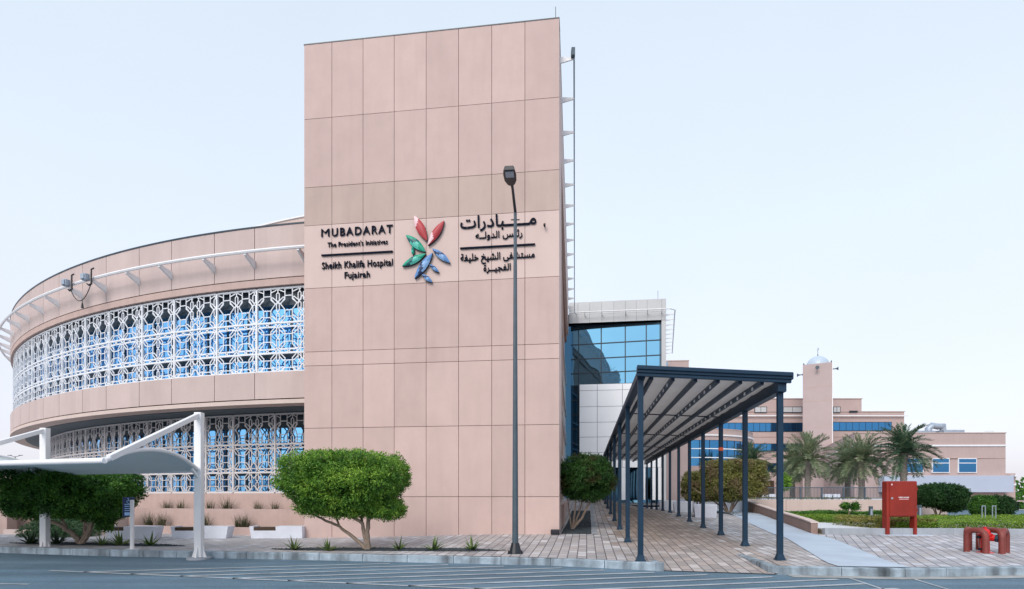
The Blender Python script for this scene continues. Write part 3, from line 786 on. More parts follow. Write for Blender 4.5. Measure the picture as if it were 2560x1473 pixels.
# floodlights on that rail with the cable slung between
fl = []
for k, px in enumerate((174, 222)):
    a = angle_at(px, RD+.6); p = cyl(a, RD+.62, 9.72); o = cyl(a, RD+1, 9.72)-cyl(a, RD, 9.72); o.normalize(); tn = Vector((-o.y, o.x, 0))
    t = thing('floodlight', 'left grey floodlight clamped to the curved white rail' if k == 0 else 'right grey floodlight clamped to the curved white rail', 'floodlight', tuple(p), 'floodlights on the curved rail')
    b = MB(); b.obox(p, tn, UP, o, (-.12, .12), (-.14, .11), (0, .18)); b.obox(p, tn, UP, o, (-.10, .10), (-.12, .09), (.18, .23)); b.build('housing', M['galv'], t, bevel=.04)
    b = MB(); b.tube([p+tn*.34+UP*.30, p+tn*.2+UP*.28, p+tn*.19+UP*.05, p+tn*.2-UP*.26, p+tn*.05-UP*.29, p-tn*.1-UP*.2], [.03, .03, .035, .04, .035, .02], 6)
    b.build('mounting_bracket', M['black'], t); fl.append(p-UP*.3+tn*.15)
b = MB(); pts = []
for i in range(13): t = i/12; p = fl[0].lerp(fl[1], t); pts.append(p-UP*(.9*(1-(2*t-1)**2)*.55))
b.tube(pts, .016, 5); q = pts[7]; b.tube([q, q-UP*.14], .012, 5); b.tube([q-UP*.12, q-UP*.3], [.03, .055], 6)
tag(b.build('cable', M['black']), 'black cable sagging between the two floodlights on the rail', 'cable')

# planter walls under the screens
b = MB(); a0 = angle_at(292, 33.3); ring(b, 8.5, a0, 33.0, 33.25, .0, 1.03)
tag(b.build('planter_wall', M['plaster']), 'pink retaining wall stepping up behind the white benches', 'wall')
b = MB(); ring(b, 8.5, a0, RL+.08, 33.0, .0, .90); b.build('planter_soil', M['soil'])['kind'] = 'structure'
b = MB(); ring(b, 8.5, angle_at(240, 34), 33.85, 34.0, .0, .42)
tag(b.build('planter_edge', M['plaster']), 'low pink planter edge directly behind the white benches', 'wall')
b = MB(); ring(b, 8.5, angle_at(240, 34), 33.25, 33.85, .0, .36); b.build('planter_bed', M['soil'])['kind'] = 'structure'
b = MB(); b.box(-18.6, -14.75, 20.5, 20.8, -.1, 1.2); b.box(-18.6, -14.75, 20.47, 20.83, 1.2, 1.25)
tag(b.build('garden_wall', M['brownshade']), 'pink wall with painted-in shadow behind the large left tree', 'wall')  # continues the pink planter wall, its shadow put into the darker colour
b = MB(); b.box(-18.25, -17.95, 19.9, 20.3, -.1, 1.1)
tag(b.build('wall_pillar', M['plaster'], bevel=.01), 'pale pink wall pillar at the left edge of the photo', 'pillar')
b = MB(); b.box(-14.75, -14.3, 20.2, 20.9, 0, 1.22)
tag(b.build('wall_pillar', M['plasterlt'], bevel=.01), 'pale pillar between the shade-painted wall and the planter wall', 'pillar')
b = MB(); b.obox((-17.9, 19.7, 0), (1, -.12, 0), (0, 0, 1), (0, 1, 0), (0, 4.2), (0, .32), (0, .15))
tag(b.build('planter_edge', M['plasterlt']), 'low pale edging in front of the green mounds at left', 'wall')

# ------------------------------------------------------------------ the glass building at the end of the walkway
gl0, gl1 = Vector((4.30, 42.2, 0)), Vector((11.33, 41.3, 0)); gd = (gl1-gl0).normalized(); gn = Vector((gd.y, -gd.x, 0)); gL = (gl1-gl0).length
sd2 = Vector((.27, 1, 0)).normalized()
GB = thing('glass_building', 'blue glazed building with pale metal cornice beyond the covered walkway', 'building', tuple(gl0+UP*1.3))
ZT = 15.97
b = MB(); e = gl1+sd2*13; b.prism([(gl0.x-gn.x*1.0, gl0.y-gn.y*1.0), (gl1.x-gn.x*.35, gl1.y-gn.y*.3), (e.x, e.y), (gl0.x+3, gl0.y+14)], .8, ZT-.1)
b.build('building_core', M['greypanel'], GB)
def gx(px): q = (px-1280)/F; return (q*gl0.y-gl0.x)/(gd.x-q*gd.y)
b = MB(); b.box(2.9, 4.45, 42.35, 43.2, .5, 15.2); b.build('link_glazing', M['glassd'], GB)
b = MB(); js = [0]+[gx(x) for x in (1445, 1474, 1504, 1534, 1563, 1590, 1617, 1653)]+[gL]
for u, v in zip(js, js[1:]): 
    b.obox(gl0, gd, UP, gn, (u+.007, v-.007), (15.05, ZT), (-.3, .25)); b.obox(gl0, gd, UP, gn, (u+.007, v-.007), (14.42, 15.04), (-.3, .25))
b.build('cornice_panels', M['greypanel'], GB)
b = MB(); b.obox(gl0, gd, UP, gn, (0, gL), (14.42, ZT-.05), (-1.0, .22)); b.build('cornice_core', M['mull'], GB)
b = MB(); b.obox(gl0, gd, UP, gn, (gx(1653), gL), (1, 14.42), (-.3, .22)); b.build('corner_pier', M['greypanel'], GB)
b = MB(); g0_, g1_ = gl0-gn*.75, gl0+gd*gx(1653)-gn*.12; gd2 = (g1_-g0_).normalized(); gn2 = Vector((gd2.y, -gd2.x, 0)); gW = (g1_-g0_).length
b.obox(g0_, gd2, UP, gn2, (0, gW), (1.0, 14.42), (-.2, 0)); b.build('curtain_glazing', M['glass'], GB)
b = MB(); b.obox(g0_, gd2, UP, gn2, (0, gx(1446)), (1.2, 9.9), (-.1, .02)); b.build('side_light_glazing', M['glassd'], GB)
b = MB()
for x in (1446.5, 1504, 1564.7, 1617.4, 1652): s = gx(x); b.obox(g0_, gd2, UP, gn2, (s-.04, s+.04), (1 if x < 1450 else 9.9, 14.42), (-.02, .05))
for z in (14.36, 14.25, 13.05, 11.93, 10.84, 9.92): b.obox(g0_, gd2, UP, gn2, (0, gW), (z-.035, z+.035), (-.02, .055))
for z in (8.8, 7.7, 6.6, 5.5, 4.4, 3.3): b.obox(g0_, gd2, UP, gn2, (0, gx(1447)), (z-.04, z+.04), (-.02, .055))
b.build('mullions', M['mull'], GB)
b = MB(); cxs = [gx(1448.5), gx(1493), gx(1555.6), gx(1612), gx(1653)]; zr = [9.85, 9.38, 8.17, 7.0, 5.9, 4.75, 3.6]
for u, v in zip(cxs, cxs[1:]):
    for z1, z0 in zip(zr, zr[1:]): b.obox(gl0, gd, UP, gn, (u+.014, v-.014), (z0+.014, z1-.014), (-.04, .14))
b.build('white_cladding', M['whitepanel'], GB)
b = MB(); b.obox(gl0, gd, UP, gn, (cxs[0], cxs[-1]), (3.6, 9.86), (-.09, .11)); b.build('cladding_joints', M['mull'], GB)
b = MB()
for x in (1560, 1606, 1634, 1652): s = gx(x); b.obox(gl0, gd, UP, gn, (s-.2, s+.2), (1.2, 3.6), (-.1, .12))
b.build('entrance_piers', M['whitepanel'], GB)
b = MB(); b.obox(gl0, gd, UP, gn, (gx(1449), gx(1650)), (1.2, 3.58), (-.2, -.02)); b.build('entrance_glazing', M['glassd'], GB)
b = MB()
p0 = gl1+gn*.25+sd2*.2; off = Vector((sd2.y, -sd2.x, 0))*.62
b.tube([gl0+gn*.75+UP*15.06, gl1+gn*.75+gd*.2+UP*15.06, gl1+gn*.4+gd*.62+UP*15.06, p0+off+sd2*1+UP*15.06, p0+off+sd2*12.5+UP*15.06], .045, 6)
b.build('maintenance_rail', M['white'], GB)
for k in range(10):
    b = MB(); p = p0+sd2*(.6+1.3*k); b.beam(p+UP*15.0, p+off+UP*15.06, .05, .09); b.build('rail_bracket', M['white'], GB)
for x in (1462, 1504, 1563, 1617, 1652):
    b = MB(); p = gl0+gd*gx(x)+gn*.2; b.beam(p+UP*14.95, p+gn*.55+UP*15.06, .05, .1); b.build('rail_bracket', M['white'], GB)
b = MB(); p = gl0+gd*gx(1647)-gn*.5; b.tube([p+UP*15.9, p+UP*16.85], .015, 5); b.build('lightning_rod', M['polegrey'], GB)

BW = thing('side_wing', 'plain beige wing rising behind the glass building on its right', 'building', (16.5, 56, 1.3))
b = MB(); b.prism([(14.9, 56.2), (17.68, 56.0), (18.4, 66), (15.6, 66)], .5, 15.0); b.build('wall', M['farwall'], BW)
b = MB(); b.prism([(14.88, 56.16), (17.72, 55.96), (18.44, 66), (15.58, 66)], 15.0, 15.08); b.build('parapet_cap', M['cladtan'], BW)
b = MB(); b.box(15.0, 15.5, 55.6, 56.1, 13.4, 14.9); b.build('roof_duct', M['galv'], BW)
# small drum with glazed bands
DC = Vector((20, 68, 0)); DRr = 8.5
SDm = thing('small_round_building', 'low round pavilion with blue glazing bands behind the clipped olive hedge', 'building', (20, 59.5, 1.3))
def drum(name, r0, z0, z1, mat, n=48, frac=1.0):
    b = MB(); b.lathe([(r0, z0), (r0, z1)], DC, n); return b.build(name, M[mat], SDm, smooth=True)
drum('wall', DRr-.1, .8, 4.7, 'farwall'); drum('glazing', DRr-.2, 4.7, 7.46, 'glassf'); drum('parapet', DRr, 7.46, 8.6, 'farwall'); drum('parapet_rail', DRr+.12, 7.9, 8.05, 'white')
drum('parapet_cap', DRr+.03, 8.6, 8.68, 'cladtan')
b = MB()
for z in (6.5, 5.55): b.lathe([(DRr-.15, z), (DRr-.08, z), (DRr-.08, z+.09), (DRr-.15, z+.09)], DC, 48)
b.build('glazing_rails', M['whitepanel'], SDm)
b = MB()
for k in range(48):
    t = 2*math.pi*k/48; p = DC+Vector((math.cos(t), math.sin(t), 0))*(DRr-.2); b.tube([p+UP*4.7, p+UP*7.46], .04, 4)
b.build('mullions', M['mull'], SDm)

# ------------------------------------------------------------------ main block with mosque tower and right block
HB = thing('main_block', 'long stepped pink block with blue window bands behind the palms', 'building', (42, 85, 1.3))
def X85(px): return (px-1280)/F*85
b = MB(); b.box(24, X85(2260.4), 85, 110, -2, 14.25); b.box(24, X85(2153), 84.9, 105, 14.25, 16.2); b.build('wall', M['farwall'], HB)
b = MB(); b.box(24, X85(2153)+.1, 84.8, 105.1, 16.2, 16.3); b.box(X85(2153)+.1, X85(2260.4)+.1, 84.9, 110, 14.25, 14.35); b.build('parapet_cap', M['cladtan'], HB)
b = MB(); b.box(24, X85(2266), 84.6, 84.75, 13.55, 13.7)
b.build('white_rail', M['white'], HB)
b = MB()
for z in (10.4, 7.7): b.box(24, X85(2260.4), 84.97, 85, z, z+.05)
b.build('joint_lines', M['joint'], HB)
def window(parent, x0, x1, y, z0, z1, n, mat='glassf', rail=None, frame='mull'):
    b = MB(); b.box(x0-.06, x1+.06, y-.05, y+.1, z0-.06, z1+.06); f = b.build('window', M[frame], parent)
    b = MB(); 
    for k in range(n):
        w_ = (x1-x0)/n; b.box(x0+w_*k+.035, x0+w_*(k+1)-.035, y-.08, y+.05, z0+.03, z1-.03)
    b.build('pane', M[mat], f)
    if rail: b = MB(); b.box(x0, x1, y-.12, y-.07, rail-.04, rail+.04); b.build('transom', M['white'], f)
    return f
def win85(p0, p1, y0, y1, n, mat='glassf', yy=85, **k):
    window(HB, (p0-1280)/F*yy, (p1-1280)/F*yy, yy, CAMZ+(1240-y1)/F*yy, CAMZ+(1240-y0)/F*yy, n, mat, **k)
win85(1745, 2006, 1058, 1079, 17); win85(2082, 2228, 1056, 1077, 9); win85(1885, 2006, 1110, 1128, 8); win85(1905, 2006, 1159, 1180, 5)
for a, c in ((1887, 1916), (1958, 2004), (2083, 2100)): win85(a, c, 1018, 1031, 2, 'greypanel', yy=84.9)
win85(2124, 2143, 1028, 1030.5, 1, 'dark', yy=84.9)
b = MB(); b.box(38.2, 39.6, 84.6, 85, 1.0, 3.8); b.build('arched_doorway', M['wood'], HB)
b = MB(); b.box(33.4, 35.2, 83.5, 85, 0, 3.6); b.build('garage_opening', M['mull'], HB)
b = MB(); b.box(32, 36.9, 84.6, 85, -1, 1.6); b.build('terrace_wall', M['farwall'], HB)

MT = thing('minaret', 'square minaret tower topped by a small white dome', 'minaret', (43.65, 80, 1.3))
m0, m1 = Vector((41.54, 80, 0)), Vector((44.73, 78.2, 0)); md = (m1-m0).normalized(); mn = Vector((md.y, -md.x, 0)); mW = (m1-m0).length
b = MB(); b.obox(m0, md, UP, mn, (0, mW), (-2, 20.2), (-mW, 0)); b.build('shaft', M['fartower'], MT)
b = MB()
for z in (16.9, 14.9, 11.2, 8.9): b.obox(m0, md, UP, mn, (-.01, mW+.01), (z, z+.06), (-.1, .015))
b.build('shaft_joints', M['cladtan'], MT)
b = MB(); b.obox(m0, md, UP, mn, (mW-.02, mW+.07), (3, 20.2), (-.1, .02)); b.build('corner_trim', M['white'], MT)
mc = m0+md*(mW*.5)-mn*(mW*.5); mc = Vector(((2044.5-1280)/F*mc.y, mc.y, 0))
b = MB(); b.lathe([(1.5*math.cos(t*math.pi/16), 1.42*math.sin(t*math.pi/16)) for t in range(0, 8)]+[(.05, 1.42)], (mc.x, mc.y, 20.2), 28); b.build('dome', M['dome'], MT, smooth=True)
b = MB(); p = mc+UP*21.6; b.tube([p, p+UP*.9], .03, 6); b.lathe([(.02, .1), (.11, .2), (.02, .3)], p, 8)
for k in range(9):
    t0, t1 = R(-60+k*30-90), R(-60+(k+1)*30-90)
    b.beam(p+UP*1.05+md*math.cos(t0)*.13+UP*math.sin(t0)*.13, p+UP*1.05+md*math.cos(t1)*.13+UP*math.sin(t1)*.13, .05, .05)
b.build('finial', M['black'], MT)
def horn(p, d):
    t = thing('loudspeaker', '', 'loudspeaker', tuple(p)); b = MB(); p = Vector(p); d = Vector(d)
    b.tube([p, p+d*.35, p+d*.55, p+d*.75], [.07, .07, .12, .27], 10); b.build('horn', M['polegrey'], t)
    b = MB(); b.tube([p-d*.05, p+d*.1], .12, 8); b.build('driver', M['black'], t); return t
horn(m0-mn*.4+UP*18.9, -md)['label'] = 'grey horn loudspeaker on the left side of the minaret'
horn(m1-mn*.4+UP*19.3, md)['label'] = 'grey horn loudspeaker on the right side of the minaret'
horn(m0+md*(mW*.5)+UP*19.5, mn)['label'] = 'round horn loudspeaker facing forward under the minaret dome'
for k in (.12, mW-.12):
    q_ = m0+md*k-mn*.15; b = MB(); b.lathe([(.06, 0), (.1, .12), (.02, .3)], (q_.x, q_.y, 20.2), 8); b.build('corner_finial', M['polegrey'], MT)

RB = thing('right_block', 'two-storey pink block with square blue windows at far right', 'building', (45, 60, -.8))
def x60(px): return (px-1280)/F*60
def z60(py): return CAMZ+(1240-py)/F*60
b = MB(); b.prism([(x60(2140), 60.3), (x60(2514), 60), (x60(2514)+1, 78), (44.9, 81.6)], -3, z60(1083)); b.build('wall', M['farwall'], RB)
b = MB(); b.prism([(x60(2140)-.05, 60.24), (x60(2514)+.06, 59.94), (x60(2514)+1.1, 78), (44.9, 81.7)], z60(1083), z60(1083)+.08); b.build('parapet_cap', M['cladtan'], RB)
b = MB(); b.prism([(x60(2140)-.08, 60.2), (x60(2514)+.05, 59.9), (x60(2514)+.05, 60.2), (x60(2140), 60.5)], z60(1116), z60(1112))
b.prism([(x60(2140)-.1, 60.2), (x60(2140)+.1, 60.3), (44.9, 81.7), (44.7, 81.5)], z60(1116), z60(1112)); b.build('white_band', M['white'], RB)
b = MB(); b.box(x60(2150), x60(2514), 59.97, 60.4, z60(1146), z60(1145.3)); b.build('joint_line', M['cladtan'], RB)
for a, c in ((2262, 2306.5), (2331, 2372), (2396, 2440)): 
    window(RB, x60(a), x60(c), 60.0, z60(1181), z60(1147), 1, 'glassf', rail=z60(1158), frame='white')
b = MB(); b.box(x60(2199), x60(2518), 59.2, 60.2, z60(1231), z60(1190)); b.build('white_fascia', M['fascia'], RB, bevel=.02)
b = MB(); b.box(x60(2345), x60(2537), 59.5, 60.4, -2, z60(1254)); b.build('entrance_recess', M['dark'], RB)
b = MB(); b.box(x60(2385), x60(2548), 58.4, 60.3, z60(1254), z60(1251)); b.build('entrance_canopy', M['farwall'], RB)
b = MB(); b.box(x60(2514), x60(2549), 60.5, 66, -3, z60(1183)); b.build('annex_wall', M['farwall'], RB)
b = MB(); b.box(x60(2513.8), x60(2549.5), 60.42, 60.6, z60(1213.5), z60(1209.5)); b.build('annex_band', M['white'], RB)
b = MB(); b.box(x60(2537), x60(2545), 60.0, 60.5, z60(1191), z60(1187)); b.build('annex_lamp', M['white'], RB)
D2 = thing('roof_duct', 'bent grey ventilation duct on the right block roof', 'duct', (x60(2338), 63, z60(1083)))
def z63(py): return CAMZ+(1240-py)/F*63
def x63(px): return (px-1280)/F*63
b = MB(); b.tube([(x63(2322), 63, z63(1086)), (x63(2321), 63, z63(1072)), (x63(2330), 63, z63(1064)), (x63(2345), 63, z63(1067)), (x63(2357), 63, z63(1065)), (x63(2357), 63, z63(1086))], .36, 8)
b.build('duct_pipe', M['galv'], D2, smooth=True)
b = MB(); b.box(x63(2351), x63(2403), 62.5, 64.5, z63(1086), z63(1076)); b.build('plant_box', M['galv'], D2, bevel=.03)
b = MB(); b.box(x63(2270), x63(2330), 62.5, 64.5, z63(1086), z63(1078)); tag(b.build('roof_plant', M['galv']), 'low pale plant unit on the roof above the dark palm', 'roof unit')
b = MB(); 
for x in (2464, 2470, 2484): b.tube([(x63(x), 63, z63(1085)), (x63(x), 63, z63(1078))], .04, 5)
b.tube([(x63(2462), 63, z63(1078)), (x63(2485), 63, z63(1078))], .04, 5)
tag(b.build('roof_railing', M['white']), 'tiny white rail at the right end of the block roof', 'railing')

# ------------------------------------------------------------------ terrace, retaining wall, ramp wall
TP = [(12.45, 30.1), (14.5, 29.8), (18, 29.6), (21, 29.9), (23.2, 30.7), (24.6, 32.0), (25.2, 33.6), (30, 42), (36, 56)]
b = MB(); b.prism(TP+[(40, 84), (20, 84), (15, 42)], -.5, 1.27); b.build('terrace', M['pebble'])['kind'] = 'structure'
b = MB()
for p, q in zip(TP, TP[1:]):
    p, q = Vector((*p, 0)), Vector((*q, 0)); n = Vector(((q-p).y, -(q-p).x, 0)).normalized()*.22
    b.prism([(p.x, p.y), (q.x, q.y), (q.x+n.x, q.y+n.y), (p.x+n.x, p.y+n.y)][::-1], -1, 1.31)
tag(b.build('retaining_wall', M['plasterlt']), 'low curved pink wall holding up the palm terrace', 'wall')
RW = thing('ramp_wall', 'low brown wall with pale coping along the concrete path', 'wall', (9.7, 18.2, .3))
b = MB(); c = MB()
N = 16
for i in range(N):
    y0, y1 = 18.2+(30.2-18.2)*i/N, 18.2+(30.2-18.2)*(i+1)/N
    P = []
    for y in (y0, y1): x = rampx(y); P.append((x, y, G(x-.1, y)))
    h0, h1 = .62-.22*(i/N), .62-.22*((i+1)/N)
    zt0 = CAMZ-(68-58*((y0-18.2)/12)**.75)*y0/F; zt1 = CAMZ-(68-58*((y1-18.2)/12)**.75)*y1/F
    (xa, ya, _), (xb, yb, _) = P
    b.hexa([(xa, ya, -.2), (xa+.22, ya, -.2), (xb+.22, yb, -.2), (xb, yb, -.2), (xa, ya, zt0), (xa+.22, ya, zt0), (xb+.22, yb, zt1), (xb, yb, zt1)])
    c.hexa([(xa-.02, ya-.02, zt0), (xa+.24, ya-.02, zt0), (xb+.24, yb, zt1), (xb-.02, yb, zt1), (xa-.02, ya-.02, zt0+.04), (xa+.24, ya-.02, zt0+.04), (xb+.24, yb, zt1+.04), (xb-.02, yb, zt1+.04)])
b.build('wall_body', M['brownshade'], RW); c.build('coping', M['plasterlt'], RW)
# planter kerb and raised soil of the garden
b = MB(); pk = [(9.98, 17.85), (14, 17.75), (17, 17.2), (22, 16.2), (34, 13.9)]
s_ = []
for p, q in zip(pk, pk[1:]):
    p, q = Vector((*p, 0)), Vector((*q, 0)); n = Vector((-(q-p).y, (q-p).x, 0)).normalized()*.18
    b.prism([(p.x, p.y), (q.x, q.y), (q.x+n.x, q.y+n.y), (p.x+n.x, p.y+n.y)], 0, .47)
tag(b.build('planter_kerb', M['gkerb'], bevel=.01), 'long grey concrete kerb in front of the green garden', 'kerb')
b = MB(); b.prism([(10.0, 18.0), (14, 17.9), (17, 17.35), (22, 16.35), (34, 14.0), (34, 27), (11.9, 27)], -.1, .41); b.build('garden_bed', M['soil'])['kind'] = 'structure'
b = MB(); b.prism([(10.15, 18.3), (11.9, 18.15), (12.6, 22.4), (11.0, 22.8)], .3, .435); b.build('white_gravel', M['pebble'])['kind'] = 'structure'
# terrace railing
RAW = thing('railing', 'dark metal railing along the edge of the palm terrace', 'railing', (16, 34, 1.27))
def r34(px): return (px-1280)/F*34
b = MB(); x0, x1 = r34(1893), r34(2216)
b.beam((x0, 34, 2.0), (x1, 34, 2.0), .05, .05); b.beam((x0, 34, 1.35), (x1, 34, 1.35), .03, .03)
n = 90
for k in range(n+1): x = x0+(x1-x0)*k/n; b.box(x-.006, x+.006, 33.99, 34.01, 1.35, 2.0)
b.build('bars', M['polegrey'], RAW)
for k in range(7):
    x = x0+(x1-x0)*k/6; b = MB(); b.box(x-.03, x+.03, 33.96, 34.04, 1.27, 2.04); b.build('post', M['polegrey'], RAW)

# ------------------------------------------------------------------ covered walkway (pergola)
U = Vector((186/1400, 1, 0)).normalized(); L0 = Vector((2.65, 11.55, 0)); R0 = Vector((5.62, 11.75, 0)); Wd = (R0-L0); PLN = 27.0
PG = thing('covered_walkway', 'long dark steel canopy with pale fabric roof over the brick walkway', 'canopy', (L0.x, L0.y, .17))
def post(p, zt, w=.115, sticker=None):
    g = G(p.x, p.y); b = MB(); o = p
    X_ = Wd.normalized(); Y_ = U
    b.obox(o, X_, Y_, UP, (-w/2, w/2), (-w/2, w/2), (g-.02, zt))
    b.obox(o, X_, Y_, UP, (-.11, .11), (-.11, .11), (g-.02, g+.015))
    for k in range(4):      # flared foot
        r0, r1 = .10-.011*k, .10-.011*(k+1)
    kk = len(b.v)
    b.v += [tuple(o+X_*sx*.095+Y_*sy*.095+UP*(g+.015)) for sx, sy in ((-1,-1),(1,-1),(1,1),(-1,1))]
    b.v += [tuple(o+X_*sx*.059+Y_*sy*.059+UP*(g+.13)) for sx, sy in ((-1,-1),(1,-1),(1,1),(-1,1))]
    for j in range(4): j2 = (j+1) % 4; b.face((kk+j, kk+j2, kk+4+j2, kk+4+j))
    q = b.build('post', M['steel'], PG)
    return q
for k in range(8): post(L0+U*3.62*k, 3.90)
rp = [post(R0+U*2.6*k, 3.72) for k in range(11)]
b = MB(); p = R0+U*2.6*2; b.obox(p, Wd.normalized(), U, UP, (-.0605, .0605), (-.0605, .0605), (2.86, 2.96)); b.build('orange_tape', M['orange'], rp[2])
b = MB(); b.obox(L0, Wd.normalized(), U, UP, (-.08, .09), (-.14, PLN), (3.90, 4.06)); b.build('left_beam', M['steel'], PG, bevel=.01)
b = MB(); b.obox(R0, Wd.normalized(), U, UP, (-.09, .09), (-.16, PLN), (3.66, 3.86)); b.obox(R0, Wd.normalized(), U, UP, (-.02, .13), (-.1, PLN), (3.84, 3.97)); b.build('gutter_beam', M['steel'], PG, bevel=.01)
b = MB()
lft, rgt = L0-U*.2+UP*4.02, R0-U*.2+UP*3.93
X_ = (rgt-lft).normalized(); n_ = X_.cross(U)*1; n_ = n_ if n_.z > 0 else -n_
b.obox(lft, X_, U, n_, (-.1, Wd.length+.20), (-.07, .05), (-.03, .10)); b.obox(lft, X_, U, n_, (-.1, Wd.length+.18), (-.11, -.06), (.03, .11)); b.obox(lft, X_, U, n_, (-.1, Wd.length+.17), (-.04, .03), (-.10, -.03))
b.build('front_beam', M['steel'], PG, bevel=.008)
b = MB(); N = 108
def roofpt(t, u, dz=0):
    p = L0+U*t+Wd*u; sag = .025*abs(math.sin(t/PLN*math.pi*27))
    return Vector((p.x, p.y, 4.04+(3.95-4.04)*u-sag+dz))
for i in range(N):
    t0, t1 = PLN*i/N, PLN*(i+1)/N
    for j in range(6): b.poly([roofpt(t0, j/6), roofpt(t0, (j+1)/6), roofpt(t1, (j+1)/6), roofpt(t1, j/6)]); b.poly([roofpt(t0, j/6, .012), roofpt(t1, j/6, .012), roofpt(t1, (j+1)/6, .012), roofpt(t0, (j+1)/6, .012)])
b.build('fabric_roof', M['fabric'], PG, smooth=True)
for t in (0.06, 5.4, 10.8, 16.2, 21.6, 26.9): b = MB(); p = L0+U*t; q = R0+U*t; b.beam(p+UP*3.995, q+UP*3.905, .03, .03); b.build('roof_seam', M['mull'], PG)
for j, u in enumerate((.075, .225, .385, .545, .705, .86)):
    b = MB(); p = L0+Wd*u+UP*(3.94-.09*u-.005); b.beam(p-U*.1, p+U*PLN, .07, .10); b.build('roof_rail', M['steel'], PG)
    if j % 2: 
        b = MB()
        for k in range(44):
            q = p+U*(.45+.6*k)-UP*.035; b.obox(q, Wd.normalized(), U, UP, (-.052, -.036), (-.05, .05), (-.03, .03)); 
        b.build('rail_hooks', M['white'], PG)

# ------------------------------------------------------------------ carport
def carport():
    col1 = Vector((-7.40, 13.25, 0)); d = Vector((-5.0, 1.62, 0)); step = d
    cols = [col1+step*k for k in range(4)]
    CP = thing('carport', 'white cantilever parking shade with curved pale fabric roof at left', 'carport', tuple(col1))
    tips = [Vector((-7.27, 10.0, 2.13))+step*k for k in range(4)]
    for k, c in enumerate(cols):
        zt = 3.47 if k == 0 else 3.30
        b = MB(); b.box(c.x-.083, c.x+.083, c.y-.083, c.y+.083, .05, zt)
        b.build('column', M['white'], CP, bevel=.01)
        b = MB(); 
        for a in range(4):
            dx, dy = ((1,0),(-1,0),(0,1),(0,-1))[a]
            px_, py_ = c.x+dx*.083, c.y+dy*.083; tx, ty = -dy*.012, dx*.012
            b.hexa([(px_-tx, py_-ty, .05), (px_+tx, py_+ty, .05), (px_+dx*.09+tx, py_+dy*.09+ty, .05), (px_+dx*.09-tx, py_+dy*.09-ty, .05), (px_-tx, py_-ty, .3), (px_+tx, py_+ty, .3), (px_+dx*.005+tx, py_+dy*.005+ty, .3), (px_+dx*.005-tx, py_+dy*.005-ty, .3)])
        b.build('base_gusset', M['white'], CP)
        b = MB(); b.lathe([(.27, .0), (.27, .05)], c, 20); b.build('base_pad', M['gkerb'], CP)
        b = MB(); t = tips[k]; b.beam(Vector((c.x, c.y-.05, zt-.07)), t+Vector((0, .1, .05)), .09, .11); b.build('arm', M['white'], CP, bevel=.01)
    def arch(k, u):   # k along, u across 0 column .. 1 tip
        c = cols[0]+step*k; t = tips[0]+step*k
        p = Vector((c.x, c.y, 2.09)).lerp(t, u); p.z += .34*math.sin(math.pi*u)*(1+.25*math.sin(math.pi*u+1.2)*(1-2*u))*(1-.88*abs(math.sin(math.pi*k))**.7); return p
    for k in range(4):
        b = MB(); b.tube([arch(k, u/14) for u in range(15)], .045, 8); b.build('arch_tube', M['white'], CP, smooth=True)
    for u, nm in ((1.0, 'front_rail'), (0.0, 'rear_rail')):
        b = MB(); b.tube([arch(k, u) for k in (0, 1, 2, 3)], .055 if u else .04, 8); b.build(nm, M['white'], CP, smooth=True)
    b = MB(); NK, NU = 36, 16
    for i in range(NK):
        for j in range(NU):
            q = [arch(3*(i+a)/NK, (j+c)/NU)+UP*(.012 - .05*abs(math.sin(math.pi*3*(i+a)/NK))) for a, c in ((0,0),(1,0),(1,1),(0,1))]
            b.poly(q); b.poly([p+UP*.008 for p in q][::-1])
    b.build('fabric_roof', M['shade'], CP, smooth=True)
    b = MB(); c = cols[1]; b.beam(Vector((c.x, c.y-.08, 1.98)), Vector((c.x+.0, c.y-.45, 2.18)), .05, .05); b.build('strut', M['white'], CP)
    b = MB(); c = cols[0]; b.beam(Vector((c.x, c.y-.08, 1.95)), Vector((c.x+.0, c.y-.3, 2.12)), .05, .05); b.build('strut', M['white'], CP)
carport()

# ------------------------------------------------------------------ street lamp
SL = thing('street_lamp', 'tall dark tapering street lamp in front of the pink tower', 'street lamp', (.075, 12.9, .155))
p = Vector((.075, 12.9, 0))
b = MB(); b.tube([p+UP*.16, p+UP*3.5, p+UP*8.02], [.072, .056, .036], 12); b.build('pole', M['polegrey'], SL, smooth=True)
b = MB(); b.box(p.x-.19, p.x+.19, p.y-.19, p.y+.19, .15, .18); 
for sx, sy in ((-1,-1),(1,-1),(1,1),(-1,1)): b.tube([p+Vector((sx*.15, sy*.15, .18)), p+Vector((sx*.15, sy*.15, .23))], .02, 6)
b.tube([p+UP*.18, p+UP*.22, p+UP*.42], [.15, .14, .09], 12); b.build('base_plate', M['black'], SL)
b = MB(); b.tube([p+UP*7.95, p+UP*8.05, p+Vector((-.06, -.80, 8.13)), p+Vector((-.085, -1.02, 8.155))], [.028, .034, .03, .036], 8); b.build('arm', M['black'], SL, smooth=True)
b = MB(); b.box(p.x-.1, p.x+.1, p.y-.012, p.y+.012, 7.85, 7.87); b.build('cross_pin', M['black'], SL)
b = MB()
h0 = p+Vector((-.09, -.96, 8.15)); hd_ = Vector((-.075, -1, -.02)).normalized(); hs = Vector((hd_.y, -hd_.x, 0))*-1; hs.normalize()
prof = [(0, .045), (.05, .08), (.2, .125), (.42, .135), (.58, .12), (.61, .10)]
kk = len(b.v)
for t, w_ in prof:
    for (s2, z2) in ((-1, -.035), (1, -.035), (.8, .045), (-.8, .045)): b.v.append(tuple(h0+hd_*t+hs*w_*s2+UP*z2))
